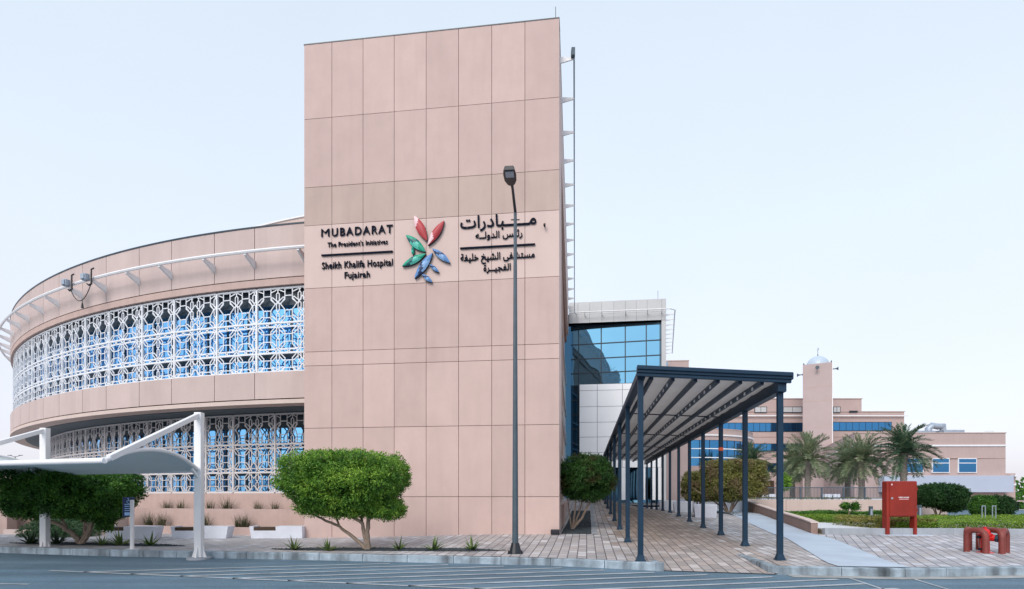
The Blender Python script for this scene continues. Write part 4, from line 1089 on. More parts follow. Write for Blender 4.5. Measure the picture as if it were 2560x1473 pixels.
for i in range(len(prof)-1):
    for j in range(4): j2 = (j+1) % 4; b.face((kk+4*i+j, kk+4*i+j2, kk+4*i+4+j2, kk+4*i+4+j))
b.face([kk+j for j in range(4)]); b.face([kk+4*(len(prof)-1)+j for j in range(4)][::-1])
hd = b.build('lamp_head', M['black'], SL)
b = MB(); b.obox(h0, hd_, hs, UP, (.34, .55), (-.085, .085), (-.05, -.034)); b.build('lens', M['galv'], hd)

# ------------------------------------------------------------------ parking sign
SG = thing('parking_sign', 'navy accessible parking sign on a short white post', 'sign', (-9.55, 14.1, .155))
b = MB(); b.box(-9.60, -9.53, 14.07, 14.13, .15, 1.40); b.box(-9.70, -9.43, 14.0, 14.2, .15, .165); b.build('post', M['white'], SG)
so = Vector((-9.685, 14.03, .96)); su = Vector((.34, -.94, 0)); sw = Vector((.94, .34, 0)); fn = Vector((-.94, -.34, 0))
so = Vector((-9.60, 14.10, .97)); su = Vector((-.6, -.8, 0)); fn = Vector((.8, -.6, 0))
# the board faces right-forward as seen from the road, narrow from here
su = Vector((.62, .78, 0)).normalized(); fn = Vector((.78, -.62, 0)).normalized(); so = Vector((-9.72, 13.97, .97))
W_, H_ = .26, .50
b = MB(); b.obox(so, su, UP, fn, (0, W_), (0, H_), (0, .02)); pn = b.build('sign_board', M['navy'], SG, bevel=.01)
b = MB()
for z in (.31, .26, .205, .155): b.obox(so, su, UP, fn, (.04, .22), (z, z+.018), (.02, .024))
b.obox(so, su, UP, fn, (.04, .17), (.04, .12), (.02, .024)); b.build('text_lines', M['skyblue'], pn)
b = MB(); P_ = lambda u, z: so+su*u+UP*z+fn*.024
b.beam(P_(.11, .46), P_(.12, .475), .02, .02); b.beam(P_(.12, .455), P_(.125, .40), .012, .012); b.beam(P_(.125, .40), P_(.165, .40), .012, .012); b.beam(P_(.165, .40), P_(.18, .36), .012, .012)
for k in range(9): t0, t1 = R(120+k*30), R(150+k*30); b.beam(P_(.13+.042*math.cos(t0), .385+.042*math.sin(t0)), P_(.13+.042*math.cos(t1), .385+.042*math.sin(t1)), .01, .01)
b.build('wheelchair_symbol', M['skyblue'], pn)

# ------------------------------------------------------------------ fire hose cabinet
FC = thing('fire_hose_cabinet', 'red metal fire hose cabinet standing on two legs', 'cabinet', (12.33, 17.9, .25))
cd = Vector((1, -.02, 0)).normalized(); cn = Vector((cd.y, -cd.x, 0)); co = Vector((11.86, 17.72, 0))
b = MB(); b.obox(co, cd, UP, cn, (-.0, .95), (.84, 1.97), (-.26, 0)); b.build('box_body', M['red'], FC, bevel=.03)
b = MB(); b.obox(co, cd, UP, cn, (.09, .93), (.87, 1.94), (.0, .018)); dr = b.build('door', M['red'], FC, bevel=.006)
b = MB(); q = co+cd*.145+UP*1.425+cn*.018; b.tube([q, q+cn*.02], .034, 14); b.build('handle', M['silver'], dr)
b = MB(); q = co+cd*.145+UP*1.86+cn*.018; b.obox(q, cd, UP, cn, (-.02, .02), (-.025, .025), (0, .004)); b.build('sticker', M['petalpink'], dr)
for z_ in (1.05, 1.72): b = MB(); b.obox(co, cd, UP, cn, (.925, .95), (z_-.04, z_+.04), (.0, .026)); b.build('hinge', M['red'], dr)
text_mesh('lettering', 'FIRE HOSE', .36, .68, 1.435, .035, M['white'], FC, .02, .7, .004, lambda s, z, d: co+cd*s+UP*z+cn*(.019+d))
b = MB(); b.obox(co, cd, UP, cn, (.37, .67), (1.39, 1.405), (.018, .021)); b.build('lettering_line', M['petalpink'], dr)
for x0_, x1_ in ((.0, .1), (.87, .95)):
    b = MB(); b.obox(co, cd, UP, cn, (x0_, x1_), (.26, .85), (-.24, -.005)); b.build('leg', M['red'], FC, bevel=.006)
b = MB(); b.obox(co, cd, UP, cn, (-.25, 1.3), (.2, .275), (-.45, .25)); b.build('plinth', M['conc'], FC, bevel=.01)

# ------------------------------------------------------------------ hydrant and guards
def hoop(pts3, label):
    t = thing('pipe_guard', label, 'guard', (pts3[0][0], pts3[0][1], .16), 'red pipe guards round the hydrant')
    def leg_arch(p, q, zt=.70, r=.066):
        p, q = Vector((*p, 0)), Vector((*q, 0)); out = [p+UP*.15, p+UP*(zt-.16)]
        d = q-p; L = d.length; d.normalize(); rr = min(.16, L*.48)
        for k in range(1, 6): a = k/5*math.pi/2; out.append(p+d*rr*(1-math.cos(a))+UP*(zt-.16+.16*math.sin(a)))
        for k in range(5, -1, -1): a = k/5*math.pi/2; out.append(q-d*rr*(1-math.cos(a))+UP*(zt-.16+.16*math.sin(a)))
        out.append(q+UP*.15); b = MB(); b.tube(out, r, 14); b.build('hoop', M['redpipe'], t, smooth=True)
    leg_arch(pts3[0], pts3[1]); leg_arch(pts3[0], pts3[2])
    return t
hoop([(10.76, 13.25), (10.88, 12.86), (11.08, 13.58)], 'left oxide red bent pipe guard beside the hydrant')
hoop([(11.20, 12.80), (11.52, 13.05), (11.36, 13.62)], 'right oxide red bent pipe guard beside the hydrant')
HY = thing('fire_hydrant', 'bright red fire hydrant between the bent pipe guards', 'hydrant', (11.03, 13.06, .165))
c = Vector((11.05, 13.08, .16))
b = MB(); b.lathe([(.17, 0), (.17, .03), (.09, .05), (.085, .30)], c, 18); b.build('barrel', M['redhyd'], HY, smooth=True)
b = MB(); b.lathe([(.09, .30), (.12, .32), (.125, .40), (.15, .42), (.15, .45), (.11, .47), (.09, .54), (.03, .58), (.03, .62)], c, 18); b.build('bonnet', M['redhyd'], HY, smooth=True)
b = MB(); b.tube([c+UP*.37, c+Vector((.12, -.16, .36))], .075, 12); b.build('pumper_outlet', M['redhyd'], HY)
b = MB(); b.tube([c+Vector((.115, -.15, .36)), c+Vector((.15, -.2, .355))], .085, 12); b.build('outlet_cap', M['mull'], HY)
b = MB(); b.tube([c+Vector((-.09, 0, .38)), c+Vector((-.19, -.02, .38))], .035, 10); b.tube([c+Vector((-.08, -.03, .1)), c+Vector((-.17, -.03, .1))], .028, 8); b.build('side_valve', M['black'], HY)
b = MB(); b.tube([c+Vector((-.18, -.02, .36)), c+Vector((-.16, -.03, .12))], .006, 5); b.build('chain', M['silver'], HY)

# ------------------------------------------------------------------ benches
def bench_front(xl, xr, y, label, ins):
    t = thing('bench', label, 'bench', ((xl+xr)/2, y, .155), 'white block benches in front of the planter walls')
    b = MB(); z0, z1, zi = .155, .535, .40
    w_ = (xr-xl); i0, i1 = xl+ins[0]*w_, xl+ins[1]*w_
    def blk(x0, x1, zt, sl=0, sr=0): b.hexa([(x0+sl, y+.03, z0), (x1-sr, y+.03, z0), (x1-sr, y+.42, z0), (x0+sl, y+.42, z0), (x0, y, zt), (x1, y, zt), (x1, y+.45, zt), (x0, y+.45, zt)])
    blk(xl, i0, z1, sl=.05); blk(i1, xr, z1, sr=.08 if ins[2] else 0); b.hexa([(i0, y+.03, z0), (i1, y+.03, z0), (i1, y+.42, z0), (i0, y+.42, z0), (i0, y+.01, zi), (i1, y+.01, zi), (i1, y+.45, zi), (i0, y+.45, zi)])
    b.build('concrete_body', M['bench'], t)
    b = MB()
    for k in range(4): b.box(i0+.01, i1-.01, y+.02+.11*k, y+.11+.11*k, zi, zi+.1)
    b.build('wooden_seat', M['wood'], t)
bench_front(-12.88, -11.27, 17.7, 'leftmost white block bench behind the parking sign', (.06, .37, 1))
bench_front(-10.80, -8.98, 17.7, 'middle white block bench behind the carport column', (.07, .40, 1))
bench_front(-8.33, -6.66, 17.75, 'white block bench touching the left edge of the pink tower', (.08, .50, 0))
def bench_end(px, y, label, w_=.95, h=.58, ln=1.6):
    x = (px-1280)/F*y; g = G(x, y)
    t = thing('bench', label, 'bench', (x, y, g), 'white block benches beside the covered walkway')
    e = Vector((.34, .94, 0)); s_ = Vector((.94, -.34, 0)); o = Vector((x, y, g-.03))
    b = MB(); P = lambda a, c, z: o+s_*a+e*c+UP*z
    b.hexa([P(-w_/2+.06, .05, 0), P(w_/2-.02, .05, 0), P(w_/2-.02, ln-.05, 0), P(-w_/2+.06, ln-.05, 0), P(-w_/2, 0, h), P(w_/2, 0, h), P(w_/2, ln, h), P(-w_/2, ln, h)])
    b.build('concrete_body', M['bench'], t, bevel=.02)
    b = MB(); b.hexa([P(-w_/2+.03, .1, 0.03), P(-w_/2+.05, .1, 0.03), P(-w_/2+.05, ln-.1, .03), P(-w_/2+.03, ln-.1, .03), P(-w_/2-.012, .1, h-.12), P(-w_/2+.05, .1, h-.12), P(-w_/2+.05, ln-.1, h-.12), P(-w_/2-.012, ln-.1, h-.12)])
    b.build('dark_side_panel', M['benchd'], t)  # dark grey panel over the left face of the bench
bench_end(1763, 24, 'nearest white block bench beyond the walkway posts'); bench_end(1707, 28.6, 'second white block bench along the walkway'); bench_end(1667, 34, 'farthest white block bench along the walkway', ln=1.2)

# ------------------------------------------------------------------ vegetation
def leaf(b, p, d, n, l, w_):
    s = d.cross(n)
    if s.length < 1e-5: return
    s.normalize(); k = len(b.v)
    b.v += [tuple(p-d*l*.5), tuple(p+s*w_*.5), tuple(p+d*l*.5), tuple(p-s*w_*.5)]; b.face((k, k+1, k+2, k+3))
def rv():
    while True:
        v = Vector((random.uniform(-1,1), random.uniform(-1,1), random.uniform(-1,1)))
        if .05 < v.length < 1: return v.normalized()
def crown(b, c, rad, nleaf, l, p=3.0, rough=.10, seed=0, inner=.3, flatbottom=False, clump=.09, taper=0.0):
    c = Vector(c); per = 14; l = l*.98; nleaf = int(nleaf*1.9)
    for k in range(int(nleaf*.16)):       # larger shaded leaves deep inside
        d = rv(); f = (abs(d.x)**p+abs(d.y)**p+abs(d.z)**p)**(-1/p)
        q = Vector((d.x*rad[0], d.y*rad[1], d.z*rad[2]))*f*random.uniform(.35, .84)
        if taper and q.z < 0: q.x *= 1+taper*q.z/rad[2]; q.y *= 1+taper*q.z/rad[2]
        leaf(b, c+q, rv(), rv(), l*1.9, l*1.1)
    for k in range(int(nleaf*.012)):      # stray shoots standing out of the clipped surface
        d = rv(); f = (abs(d.x)**p+abs(d.y)**p+abs(d.z)**p)**(-1/p); q = Vector((d.x*rad[0], d.y*rad[1], d.z*rad[2]))*f
        if taper and q.z < 0: q.x *= 1+taper*q.z/rad[2]; q.y *= 1+taper*q.z/rad[2]
        for j in range(5): leaf(b, c+q*(1+j*.35*l/max(.3, q.length))+rv()*.02, (d+rv()*.7).normalized(), rv(), l, l*.42)
    for k in range(nleaf//per):
        d = rv(); f = (abs(d.x)**p+abs(d.y)**p+abs(d.z)**p)**(-1/p)
        nz = noise.noise(d*2.3+Vector((seed, 0, 0)))*rough*1.6+noise.noise(d*6+Vector((0, seed, 0)))*rough
        r = random.uniform(.93, 1.0) if random.random() > inner else random.uniform(.45, .93)
        q = Vector((d.x*rad[0], d.y*rad[1], d.z*rad[2]))*f*r*(1+nz)
        if taper and q.z < 0: q.x *= 1+taper*q.z/rad[2]; q.y *= 1+taper*q.z/rad[2]
        if noise.noise((q+c)*2.1+Vector((0, 0, seed))) > .33 and r > .9 and clump > .06: continue
        if flatbottom and q.z < 0: q.z *= .8
        out = Vector((d.x/rad[0], d.y/rad[1], d.z/rad[2])).normalized()
        for j in range(per):
            o = q+rv()*random.random()*clump*1.3
            dd = (rv()+out*.5+UP*random.uniform(-.5, .2)).normalized(); nn = (out*1.0+rv()*.8+UP*.3).normalized()
            leaf(b, c+o, dd, nn, l*random.uniform(.75, 1.5), l*.40)
def limb(b, pts, r0, r1, n=7):
    pts = [Vector(p) for p in pts]; out = []
    for i in range(len(pts)-1):
        for k in range(4): out.append(pts[i].lerp(pts[i+1], k/4)+rv()*r0*.25*(1 if (i or k) else 0))
    out.append(pts[-1]); m = len(out)
    b.tube(out, [r0+(r1-r0)*i/(m-1) for i in range(m)], n)
def tree(name, label, base, limbs, crowns, leafm, cat='tree', group=None):
    t = thing(name, label, cat, tuple(base), group)
    b = MB()
    for (pts, r0, r1) in limbs: limb(b, [Vector(base)+Vector(p) for p in pts], r0, r1)
    b.build('trunk', M['bark'], t, smooth=True)
    b = MB()
    for cr in crowns: crown(b, Vector(base)+Vector(cr[0]), *cr[1:-1], **cr[-1])
    b.build('crown', M[leafm], t)
    return t
# middle street tree (base 920,1375)
D = 13.8; k = D/F
def rel(px, py, dy=0): return ((px-920)*k*(1+dy/D), dy, (1378-py)*k*(1+dy/D))
TB = Vector(((920-1280)*k, D, .15))
lm = [([(0,0,0), rel(905,1310), rel(870,1280,-.2), rel(838,1262,-.3)], .055, .02),
      ([(0,0,0), rel(918,1330), rel(922,1290,.1), rel(915,1250,.2)], .07, .03),
      ([(0,0,0), rel(880,1340), rel(845,1318,.1), rel(800,1300,.2), rel(765,1285,.2)], .05, .022),
      ([rel(845,1318,.1), rel(830,1290,.3), rel(800,1255,.4)], .03, .012),
      ([rel(922,1300,.05), rel(945,1275,0), rel(975,1240,-.1)], .035, .012),
      ([rel(905,1310), rel(895,1285,.3), rel(885,1240,.4)], .035, .015),
      ([rel(765,1285,.2), rel(745,1270,.1), rel(730,1250,0)], .02, .01)]
tree('street_tree', 'bright green clipped round-topped tree in front of the pink tower', TB, lm,
     [(rel(863, 1206), (1.44, 1.2, .70), 34000, .062, dict(p=4.2, seed=3, inner=.35, rough=.09, taper=.30)), (rel(790, 1262), (.5, .6, .26), 2600, .062, dict(p=2, seed=4)), (rel(960, 1272), (.5, .6, .27), 3000, .062, dict(p=2, seed=5)), (rel(870, 1275), (.7, .6, .2), 2500, .06, dict(p=2, seed=9))], 'leaf')
# large left tree
D = 15.5; k = D/F
def rel(px, py, dy=0): return ((px-203)*k*(1+dy/D), dy, (1364-py)*k*(1+dy/D))
TB = Vector(((203-1280)*k, D, .15))
lm = [([(0,0,0), rel(190,1345), rel(160,1320), rel(100,1290,-.1), rel(60,1265)], .085, .03), ([(0,0,0), rel(218,1335), rel(235,1305), rel(250,1270)], .09, .035),
      ([(0,0,0), rel(200,1330,.2), rel(190,1290,.3), rel(180,1250,.4)], .06, .03), ([rel(165,1322), rel(150,1290), rel(140,1255)], .04, .02), ([rel(225,1320), rel(200,1300), rel(185,1270)], .04, .02), ([rel(235,1305), rel(262,1285,-.2), rel(290,1265,-.2)], .04, .015)]
tree('street_tree', 'broad dark green tree under the carport roof at left', TB, lm,
     [(rel(174, 1234), (1.6, 1.2, .62), 34000, .07, dict(p=4.2, seed=13, inner=.35, rough=.09, taper=.25)), (rel(85, 1272), (.6, .7, .28), 3500, .07, dict(p=2, seed=14)), (rel(262, 1312), (.2, .2, .17), 500, .08, dict(p=2, seed=14)), (rel(245, 1284), (.7, .6, .2), 3000, .07, dict(p=2, seed=15))], 'leafd')
# bush at the tower corner
D = 18.8; k = D/F
def rel(px, py, dy=0): return ((px-1430)*k*(1+dy/D), dy, (1330-py)*k*(1+dy/D))
TB = Vector(((1430-1280)*k, D, G(2.0, D)-.02))
lm = [([(0,0,0), rel(1437,1290), rel(1440,1240)], .04, .02), ([(0,0,0), rel(1455,1300), rel(1475,1260), rel(1490,1240)], .05, .02), ([(0,0,0), rel(1450,1290,.3), rel(1462,1240,.3)], .04, .02), ([(0,0,0), rel(1425,1290,.2), rel(1420,1240,.2)], .03, .015)]
tree('street_tree', 'green and brown bushy tree between the tower corner and the walkway', TB, lm,
     [(rel(1463, 1190), (.83, .8, .62), 11000, .07, dict(p=2.6, seed=23, inner=.35)), (rel(1440, 1225), (.45, .6, .35), 3500, .07, dict(p=2.2, seed=26)), (rel(1513, 1208), (.34, .5, .42), 2500, .07, dict(p=2.2, seed=24)), (rel(1475, 1240), (.5, .5, .25), 2000, .07, dict(p=2, seed=25))], 'leafb')
# clipped olive hedge trees beyond the posts
D = 27.7; k = D/F
def rel(px, py, dy=0): return ((px-1824)*k*(1+dy/D), dy, (1296-py)*k*(1+dy/D))
TB = Vector(((1824-1280)*k, D, G(10.7, D)-.05))
lm = [([(0,0,0), rel(1815+o, 1265, e), rel(1800+2.4*o, 1235, e)], .05, .025) for o, e in ((-12, 0), (0, .3), (12, -.2), (24, .1), (-24, .3), (34, .3))]
tree('clipped_tree', 'box-clipped olive-brown tree seen between the walkway posts', TB, lm,
     [(rel(1832, 1208), (1.28, 1.1, .84), 30000, .095, dict(p=14, seed=33, inner=.3, rough=.03)), (rel(1815, 1250), (.9, .8, .3), 2500, .085, dict(p=2, seed=33))], 'leafo')
D = 31; k = D/F
def rel(px, py, dy=0): return ((px-1745)*k*(1+dy/D), dy, (1270-py)*k*(1+dy/D))
TB = Vector(((1745-1280)*k, D, G(9.5, D)-.05))
tree('clipped_tree', 'smaller olive clipped tree left of the large clipped one', TB, [([(0,0,0), rel(1742, 1240), rel(1740, 1200)], .05, .02), ([(0,0,0), rel(1752, 1240), rel(1760, 1200)], .04, .02)],
     [(rel(1747, 1206), (.82, .9, .78), 8000, .09, dict(p=5, seed=43, inner=.3, rough=.05))], 'leafo')
# tight dark tree by the end of the retaining wall
D = 28; k = D/F
def rel(px, py, dy=0): return ((px-2345)*k*(1+dy/D), dy, (1295-py)*k*(1+dy/D))
TB = Vector(((2345-1280)*k, D, .36))
tree('clipped_tree', 'smooth dark green dome-clipped tree right of the red cabinet', TB, [([(0,0,0), rel(2335,1275), rel(2322,1250)], .04, .02), ([(0,0,0), rel(2352,1275), rel(2360,1250)], .05, .02), ([(0,0,0), rel(2345,1270,.2), rel(2340,1245,.2)], .04, .02)],
     [(rel(2347, 1237), (1.14, 1.05, .56), 28000, .08, dict(p=2.6, seed=53, inner=.3, rough=.02, clump=.05)), (rel(2376, 1257), (.5, .6, .40), 7000, .08, dict(p=2.6, seed=54, rough=.03, clump=.05))], 'leaft')
for px, w_, lab, sd in ((2456, .45, 'left rounded green bush at the right edge near the dark entrance', 61), (2498, .62, 'right rounded green bush at the right edge near the dark entrance', 62)):
    D = 32; k = D/F; TB = Vector(((px-1280)*k, D, .2))
    tree('bush', lab, TB, [([(0,0,0), (0.02, 0, .4), (.1, 0, .7)], .04, .02), ([(0,0,0), (.3, 0, .3), (.5, 0, .6)], .03, .015)], [((0, 0, .72), (w_, .7, .55), 10000, .09, dict(p=2.5, seed=sd, rough=.07))], 'leafd' if sd == 61 else 'leaft', cat='bush')
# green mounds behind the left tree
for (px, py, D, rx, rz_, lab, sd) in ((150, 1330, 18.6, 1.25, .42, 'low silvery green mound in front of the shade-painted wall', 71), (165, 1305, 19.6, 1.05, .62, 'taller dark green mound under the left tree', 72)):
    p = at(px, py, D); b = MB(); c = Vector((p.x, D, .15))
    crown(b, c+UP*rz_*.35, (rx, .7, rz_), 7000, .05, p=2.2, seed=sd, rough=.04, clump=.05)
    tag(b.build('mound_shrub', M['mound']), lab, 'shrub')
# low hedges of the right garden
def hedge(name, x0, x1, y0, y1, z0, h, n, mat, label, l=.07, skew=0):
    b = MB(); core = MB()
    for i in range(n):
        u, v = random.random(), random.random(); x = x0+(x1-x0)*u+skew*v; y = y0+(y1-y0)*v
        top = h*(.86+.28*noise.noise(Vector((x*1.1, y*1.1, 3)))+.12*noise.noise(Vector((x*4, y*4, 3))))
        r = random.random()
        if r < .3: y = y0+random.uniform(-.04, .1); z = z0+top*random.random()
        elif r < .36: x = (x0 if random.random() < .5 else x1)+skew*v; z = z0+top*random.random()
        else: z = z0+top*random.uniform(.75, 1.05)
        leaf(b, Vector((x, y, z)), (rv()+UP*.4).normalized(), (rv()+UP*.6).normalized(), l*random.uniform(.6, 1.4), l*.45)
    return tag(b.build(name, M[mat]), label, 'hedge')
hedge('hedge', 12.5, 34, 18.15, 24.6, .38, .30, 60000, 'hedge', 'wide bright green low hedge to the right of the red cabinet', .065)
hedge('hedge', 11.9, 13.9, 18.3, 20.8, .38, .40, 9000, 'hedgey', 'yellowish low hedge patch behind the cabinet legs', .085)
hedge('hedge', 13.6, 18.6, 27.3, 28.6, .34, .42, 9000, 'leafd', 'long dark green hedge strip against the terrace wall', .08)
hedge('hedge', 11.6, 15.4, 23.5, 26.3, .38, .28, 11000, 'hedge', 'bright green hedge strip right of the ramp wall', .08)
hedge('hedge', 20.5, 38, 26.3, 29, .15, .42, 14000, 'hedge', 'far bright green hedge below the curved wall end', .09)
hedge('hedge', 12.6, 22, 34.3, 35, 1.2, .22, 5000, 'leafo', 'thin dry planting strip behind the terrace railing', .08)
# palms
def palm(base, h, cr, label, mat, seed, nf=44, lean=0, tr=.20):
    random.seed(seed)
    t = thing('palm_tree', label, 'palm tree', tuple(base), 'date palms on the terrace'); base = Vector(base)
    top = base+Vector((lean, 0, h)); b = MB(); n = 24; pts = []; rs = []
    for i in range(n+1): u = i/n; pts.append(base.lerp(top, u)); rs.append(tr*(1.15 if u < .05 else 1)*(1+.10*(i % 2))*(1+.35*max(0, u-.78)/.22))
    b.tube(pts, rs, 10); b.build('trunk', M['barkg'], t)
    b = MB()
    for f in range(nf):
        az = random.random()*2*math.pi; el = R(random.choice([random.uniform(35, 88), random.uniform(35, 85), random.uniform(0, 40), random.uniform(-35, 10)]))
        L = cr*random.uniform(.85, 1.12); d = Vector((math.cos(az)*math.cos(el), math.sin(az)*math.cos(el), math.sin(el)))
        p = top.copy(); pts = [p.copy()]; droop = random.uniform(.10, .17) if el > 0 else .12
        S = 11
        for s in range(S): p = p+d*L/S; d = (d+Vector((0, 0, -droop))).normalized(); pts.append(p.copy())
        b.tube(pts, [.025*(1-s/(S+2)) for s in range(S+1)], 3, cap=False)
        for s in range(1, S*4):
            q = s/4; i = int(q); 
            if i >= S: break
            pp = pts[i].lerp(pts[i+1], q-i); dd = (pts[i+1]-pts[i]).normalized(); side = dd.cross(UP)
            if side.length < .05: side = Vector((1, 0, 0))
            side.normalize(); nn = side.cross(dd); ll = cr*.22*(1-.55*abs(q/S-.4))*random.uniform(.75, 1.2)
            for sg in (-1, 1):
                ld = (side*sg*.8+dd*.75+nn*.35+rv()*.18).normalized(); leaf(b, pp+ld*ll*.5, ld, (nn+rv()*.4).normalized(), ll, .055)
    b.build('crown', M[mat], t)
for i, (tx, cy, D, cr, mat, lab, tz) in enumerate((
    (1981, 1162, 53, 2.0, 'palm', 'small date palm left of the minaret, partly behind its neighbour', 1.27),
    (2019, 1150, 49, 2.3, 'palm', 'grey-green date palm directly in front of the minaret', 1.27),
    (2119, 1160, 52, 2.2, 'palm', 'dull date palm with dark trunk, third from the left', 1.27),
    (2154, 1150, 48, 2.3, 'palm', 'date palm leaning right of the dark-trunked one', 1.27),
    (2259, 1132, 45, 2.35, 'palmg', 'dark green date palm above the red cabinet', 1.2),
    (1878, 1160, 54, 2.1, 'palmg', 'green date palm behind the clipped tree, leftmost of the row'  , 1.27))):
    x = (tx-1280)/F*D; zc = CAMZ+(1240-cy)/F*D
    palm((x, D, tz-.05), zc-tz, cr*1.07, lab, mat, 100+i, nf=78 if mat == 'palmg' else 70, tr=.23)
random.seed(5)
# sapling and small round plant
p = Vector((at(2122, 1290, 26.8).x, 26.8, .34))
tree('sapling', 'thin sapling with two small leaf clumps against the terrace wall', p, [([(0,0,0), (0, 0, .5), (-.15, 0, .6)], .012, .006), ([(0,0,.3), (.15, 0, .5), (.28, 0, .62)], .01, .006)], [((-.15, 0, .68), (.2, .15, .16), 350, .09, dict(p=2)), ((.3, 0, .66), (.2, .15, .18), 350, .09, dict(p=2))], 'leafd')
p = Vector((at(1962, 1240, 44).x, 44, 1.27))
tree('bush', 'small bright green shrub beside the nearest walkway post on the terrace', p, [([(0,0,0), (0, 0, .8)], .04, .02)], [((0, 0, 1.3), (.45, .4, .65), 1500, .12, dict(p=2))], 'leaf', cat='bush')
# agaves
def agave_proto(name, label, mat, n, L, seed, group):
    random.seed(seed); t = thing(name, label, 'agave', (0, 0, 0), group); b = MB()
    for i in range(n):
        az = i*2.4+random.uniform(-.3, .3); el = R(random.uniform(18, 80)); l = L*random.uniform(.75, 1.15); w0 = .055*L/.4
        d = Vector((math.cos(az)*math.cos(el), math.sin(az)*math.cos(el), math.sin(el))); s = Vector((-math.sin(az), math.cos(az), 0)); p = Vector((0, 0, 0))
        k = len(b.v); S = 6
        for j in range(S+1):
            u = j/S; w_ = w0*(1-u**1.6)*(.7+.6*math.sin(math.pi*min(1, u+.15))); nn = s.cross(d)
            b.v += [tuple(p-s*w_/2+nn*w_*.25), tuple(p), tuple(p+s*w_/2+nn*w_*.25)]
            p = p+d*l/S; d = (d+Vector((0, 0, -.05+.03*random.random()))).normalized()
        for j in range(S):
            for c in (0, 1): b.face((k+3*j+c, k+3*j+c+1, k+3*j+c+4, k+3*j+c+3))
    b.build('leaves', M[mat], t, world=False); return t
ag = [(735, 1372, 13.9, 1.0, 'a', 'agave at the left end of the middle gravel strip'), (821, 1376, 13.6, .9, 'a', 'flattened agave left of the round-topped tree trunk'), (998, 1376, 13.65, .95, 'a', 'yellow-green agave just right of the round-topped tree trunk'),
      (1084, 1378, 13.5, 1.05, 'a', 'agave midway between the round-topped tree and the lamp'), (1180, 1376, 13.5, 1.0, 'a', 'upright agave nearest the street lamp'), (255, 1362, 15.2, .95, 'a', 'low agave just right of the left tree trunk'), (301, 1363, 15.2, 1.25, 'a', 'large yellow-green agave left of the parking sign post'),
      (376, 1365, 15.1, 1.1, 'a', 'agave right of the parking sign post'), (78, 1358, 15.7, 1.2, 'd', 'dark agave left of the left carport column'), (141, 1358, 15.6, 1.15, 'd', 'dark agave just right of the left carport column')]
pr = {'a': None, 'd': None}
for i, (px, py, D, s, kd, lab) in enumerate(ag):
    x = (px-1280)/F*D; loc = (x, D, G(x, D)+.01)
    if pr[kd] is None:
        pr[kd] = agave_proto('agave', lab, 'agave' if kd == 'a' else 'agaved', 18 if kd == 'a' else 22, .38, 7 if kd == 'a' else 9, 'agaves in the gravel strips'); pr[kd].location = loc; pr[kd].scale = (s,)*3
    else: copy_tree(pr[kd], loc, i*1.3, s, lab)
# grass tufts on the planters
def tuft_proto():
    random.seed(3); t = thing('grass_tuft', 'tuft', 'grass tuft', (0, 0, 0), 'dry grass tufts on the planter walls'); b = MB()
    for i in range(110):
        az = random.random()*6.28; el = R(random.uniform(45, 88)); l = random.uniform(.2, .42); d = Vector((math.cos(az)*math.cos(el), math.sin(az)*math.cos(el), math.sin(el)))
        p = Vector((random.gauss(0, .05), random.gauss(0, .05), 0)); s = Vector((-math.sin(az), math.cos(az), 0))*.006; k = len(b.v)
        for j in range(4):
            b.v += [tuple(p-s*(1-j/3.2)), tuple(p+s*(1-j/3.2))]; p = p+d*l/3; d = (d+Vector((0, 0, -.12))).normalized()
        for j in range(3): b.face((k+2*j, k+2*j+1, k+2*j+3, k+2*j+2))
    b.build('blades', M['grassy'], t, world=False); return t
tp = tuft_proto(); first = True
tl = [(416, 33.1-.6, .88, 1, 'first grass tuft from the left on the upper planter wall'), (452, 32.6, .88, 1, 'second grass tuft from the left on the upper planter wall'), (526, 32.6, .88, 1, 'tuft right of the carport column on the upper planter'), (567, 32.6, .88, 1.25, 'largest tuft in the middle of the upper planter'), (645, 32.6, .88, .95, 'reddish tuft second from the right on the upper planter'), (687, 32.6, .88, .9, 'tuft nearest the round-topped tree on the upper planter'),
      (372, 33.55, .36, 1.1, 'tuft above the leftmost white bench'), (405, 33.55, .36, 1.15, 'tuft at the right end of the leftmost white bench'), (512, 33.55, .36, 1.1, 'tuft above the middle white bench'), (597, 33.55, .36, 1.0, 'tuft left of the bench beside the tower'), (612, 33.55, .36, 1.1, 'tuft just above the wooden seat beside the tower')]
for i, (px, r, z, s, lab) in enumerate(tl):
    p = cyl(angle_at(px, r), r, z)
    if first: tp.location = p; tp['label'] = lab; tp.scale = (s*1.35,)*3; first = False
    else: copy_tree(tp, p, i*.9, s*1.35, lab)

# garden bollard lights and metal frames
def bollard(px, D, g, h, w_, label, mat='polegrey', open_=False):
    x = (px-1280)/F*D; t = thing('garden_bollard', label, 'bollard', (x, D, g), 'garden bollard lights'); b = MB()
    if open_: b.box(x-w_/2, x-w_/2+.02, D-.02, D+.02, g, g+h); b.box(x+w_/2-.02, x+w_/2, D-.02, D+.02, g, g+h); b.box(x-w_/2+.02, x+w_/2-.02, D-.02, D+.02, g+h-.03, g+h)
    else: b.box(x-w_/2, x+w_/2, D-.05, D+.05, g, g+h)
    b.build('post', M[mat], t, bevel=.005)
    b = MB(); b.box(x-w_/2+.035, x+w_/2-.035, D-.06 if not open_ else D-.03, D+.03, g+.02, g+(h*.25 if open_ else h*.8)); b.build('light_panel', M['galv'], t)
bollard(2177, 27.2, .34, .66, .16, 'grey bollard light left of the red cabinet against the wall'); bollard(2299, 27.2, .34, .72, .16, 'grey bollard light right of the red cabinet against the wall')
bollard(2459, 22, .4, .72, .15, 'left open metal frame light in the right hedge', 'galv', True); bollard(2485, 22, .4, .72, .15, 'right open metal frame light in the right hedge', 'galv', True)
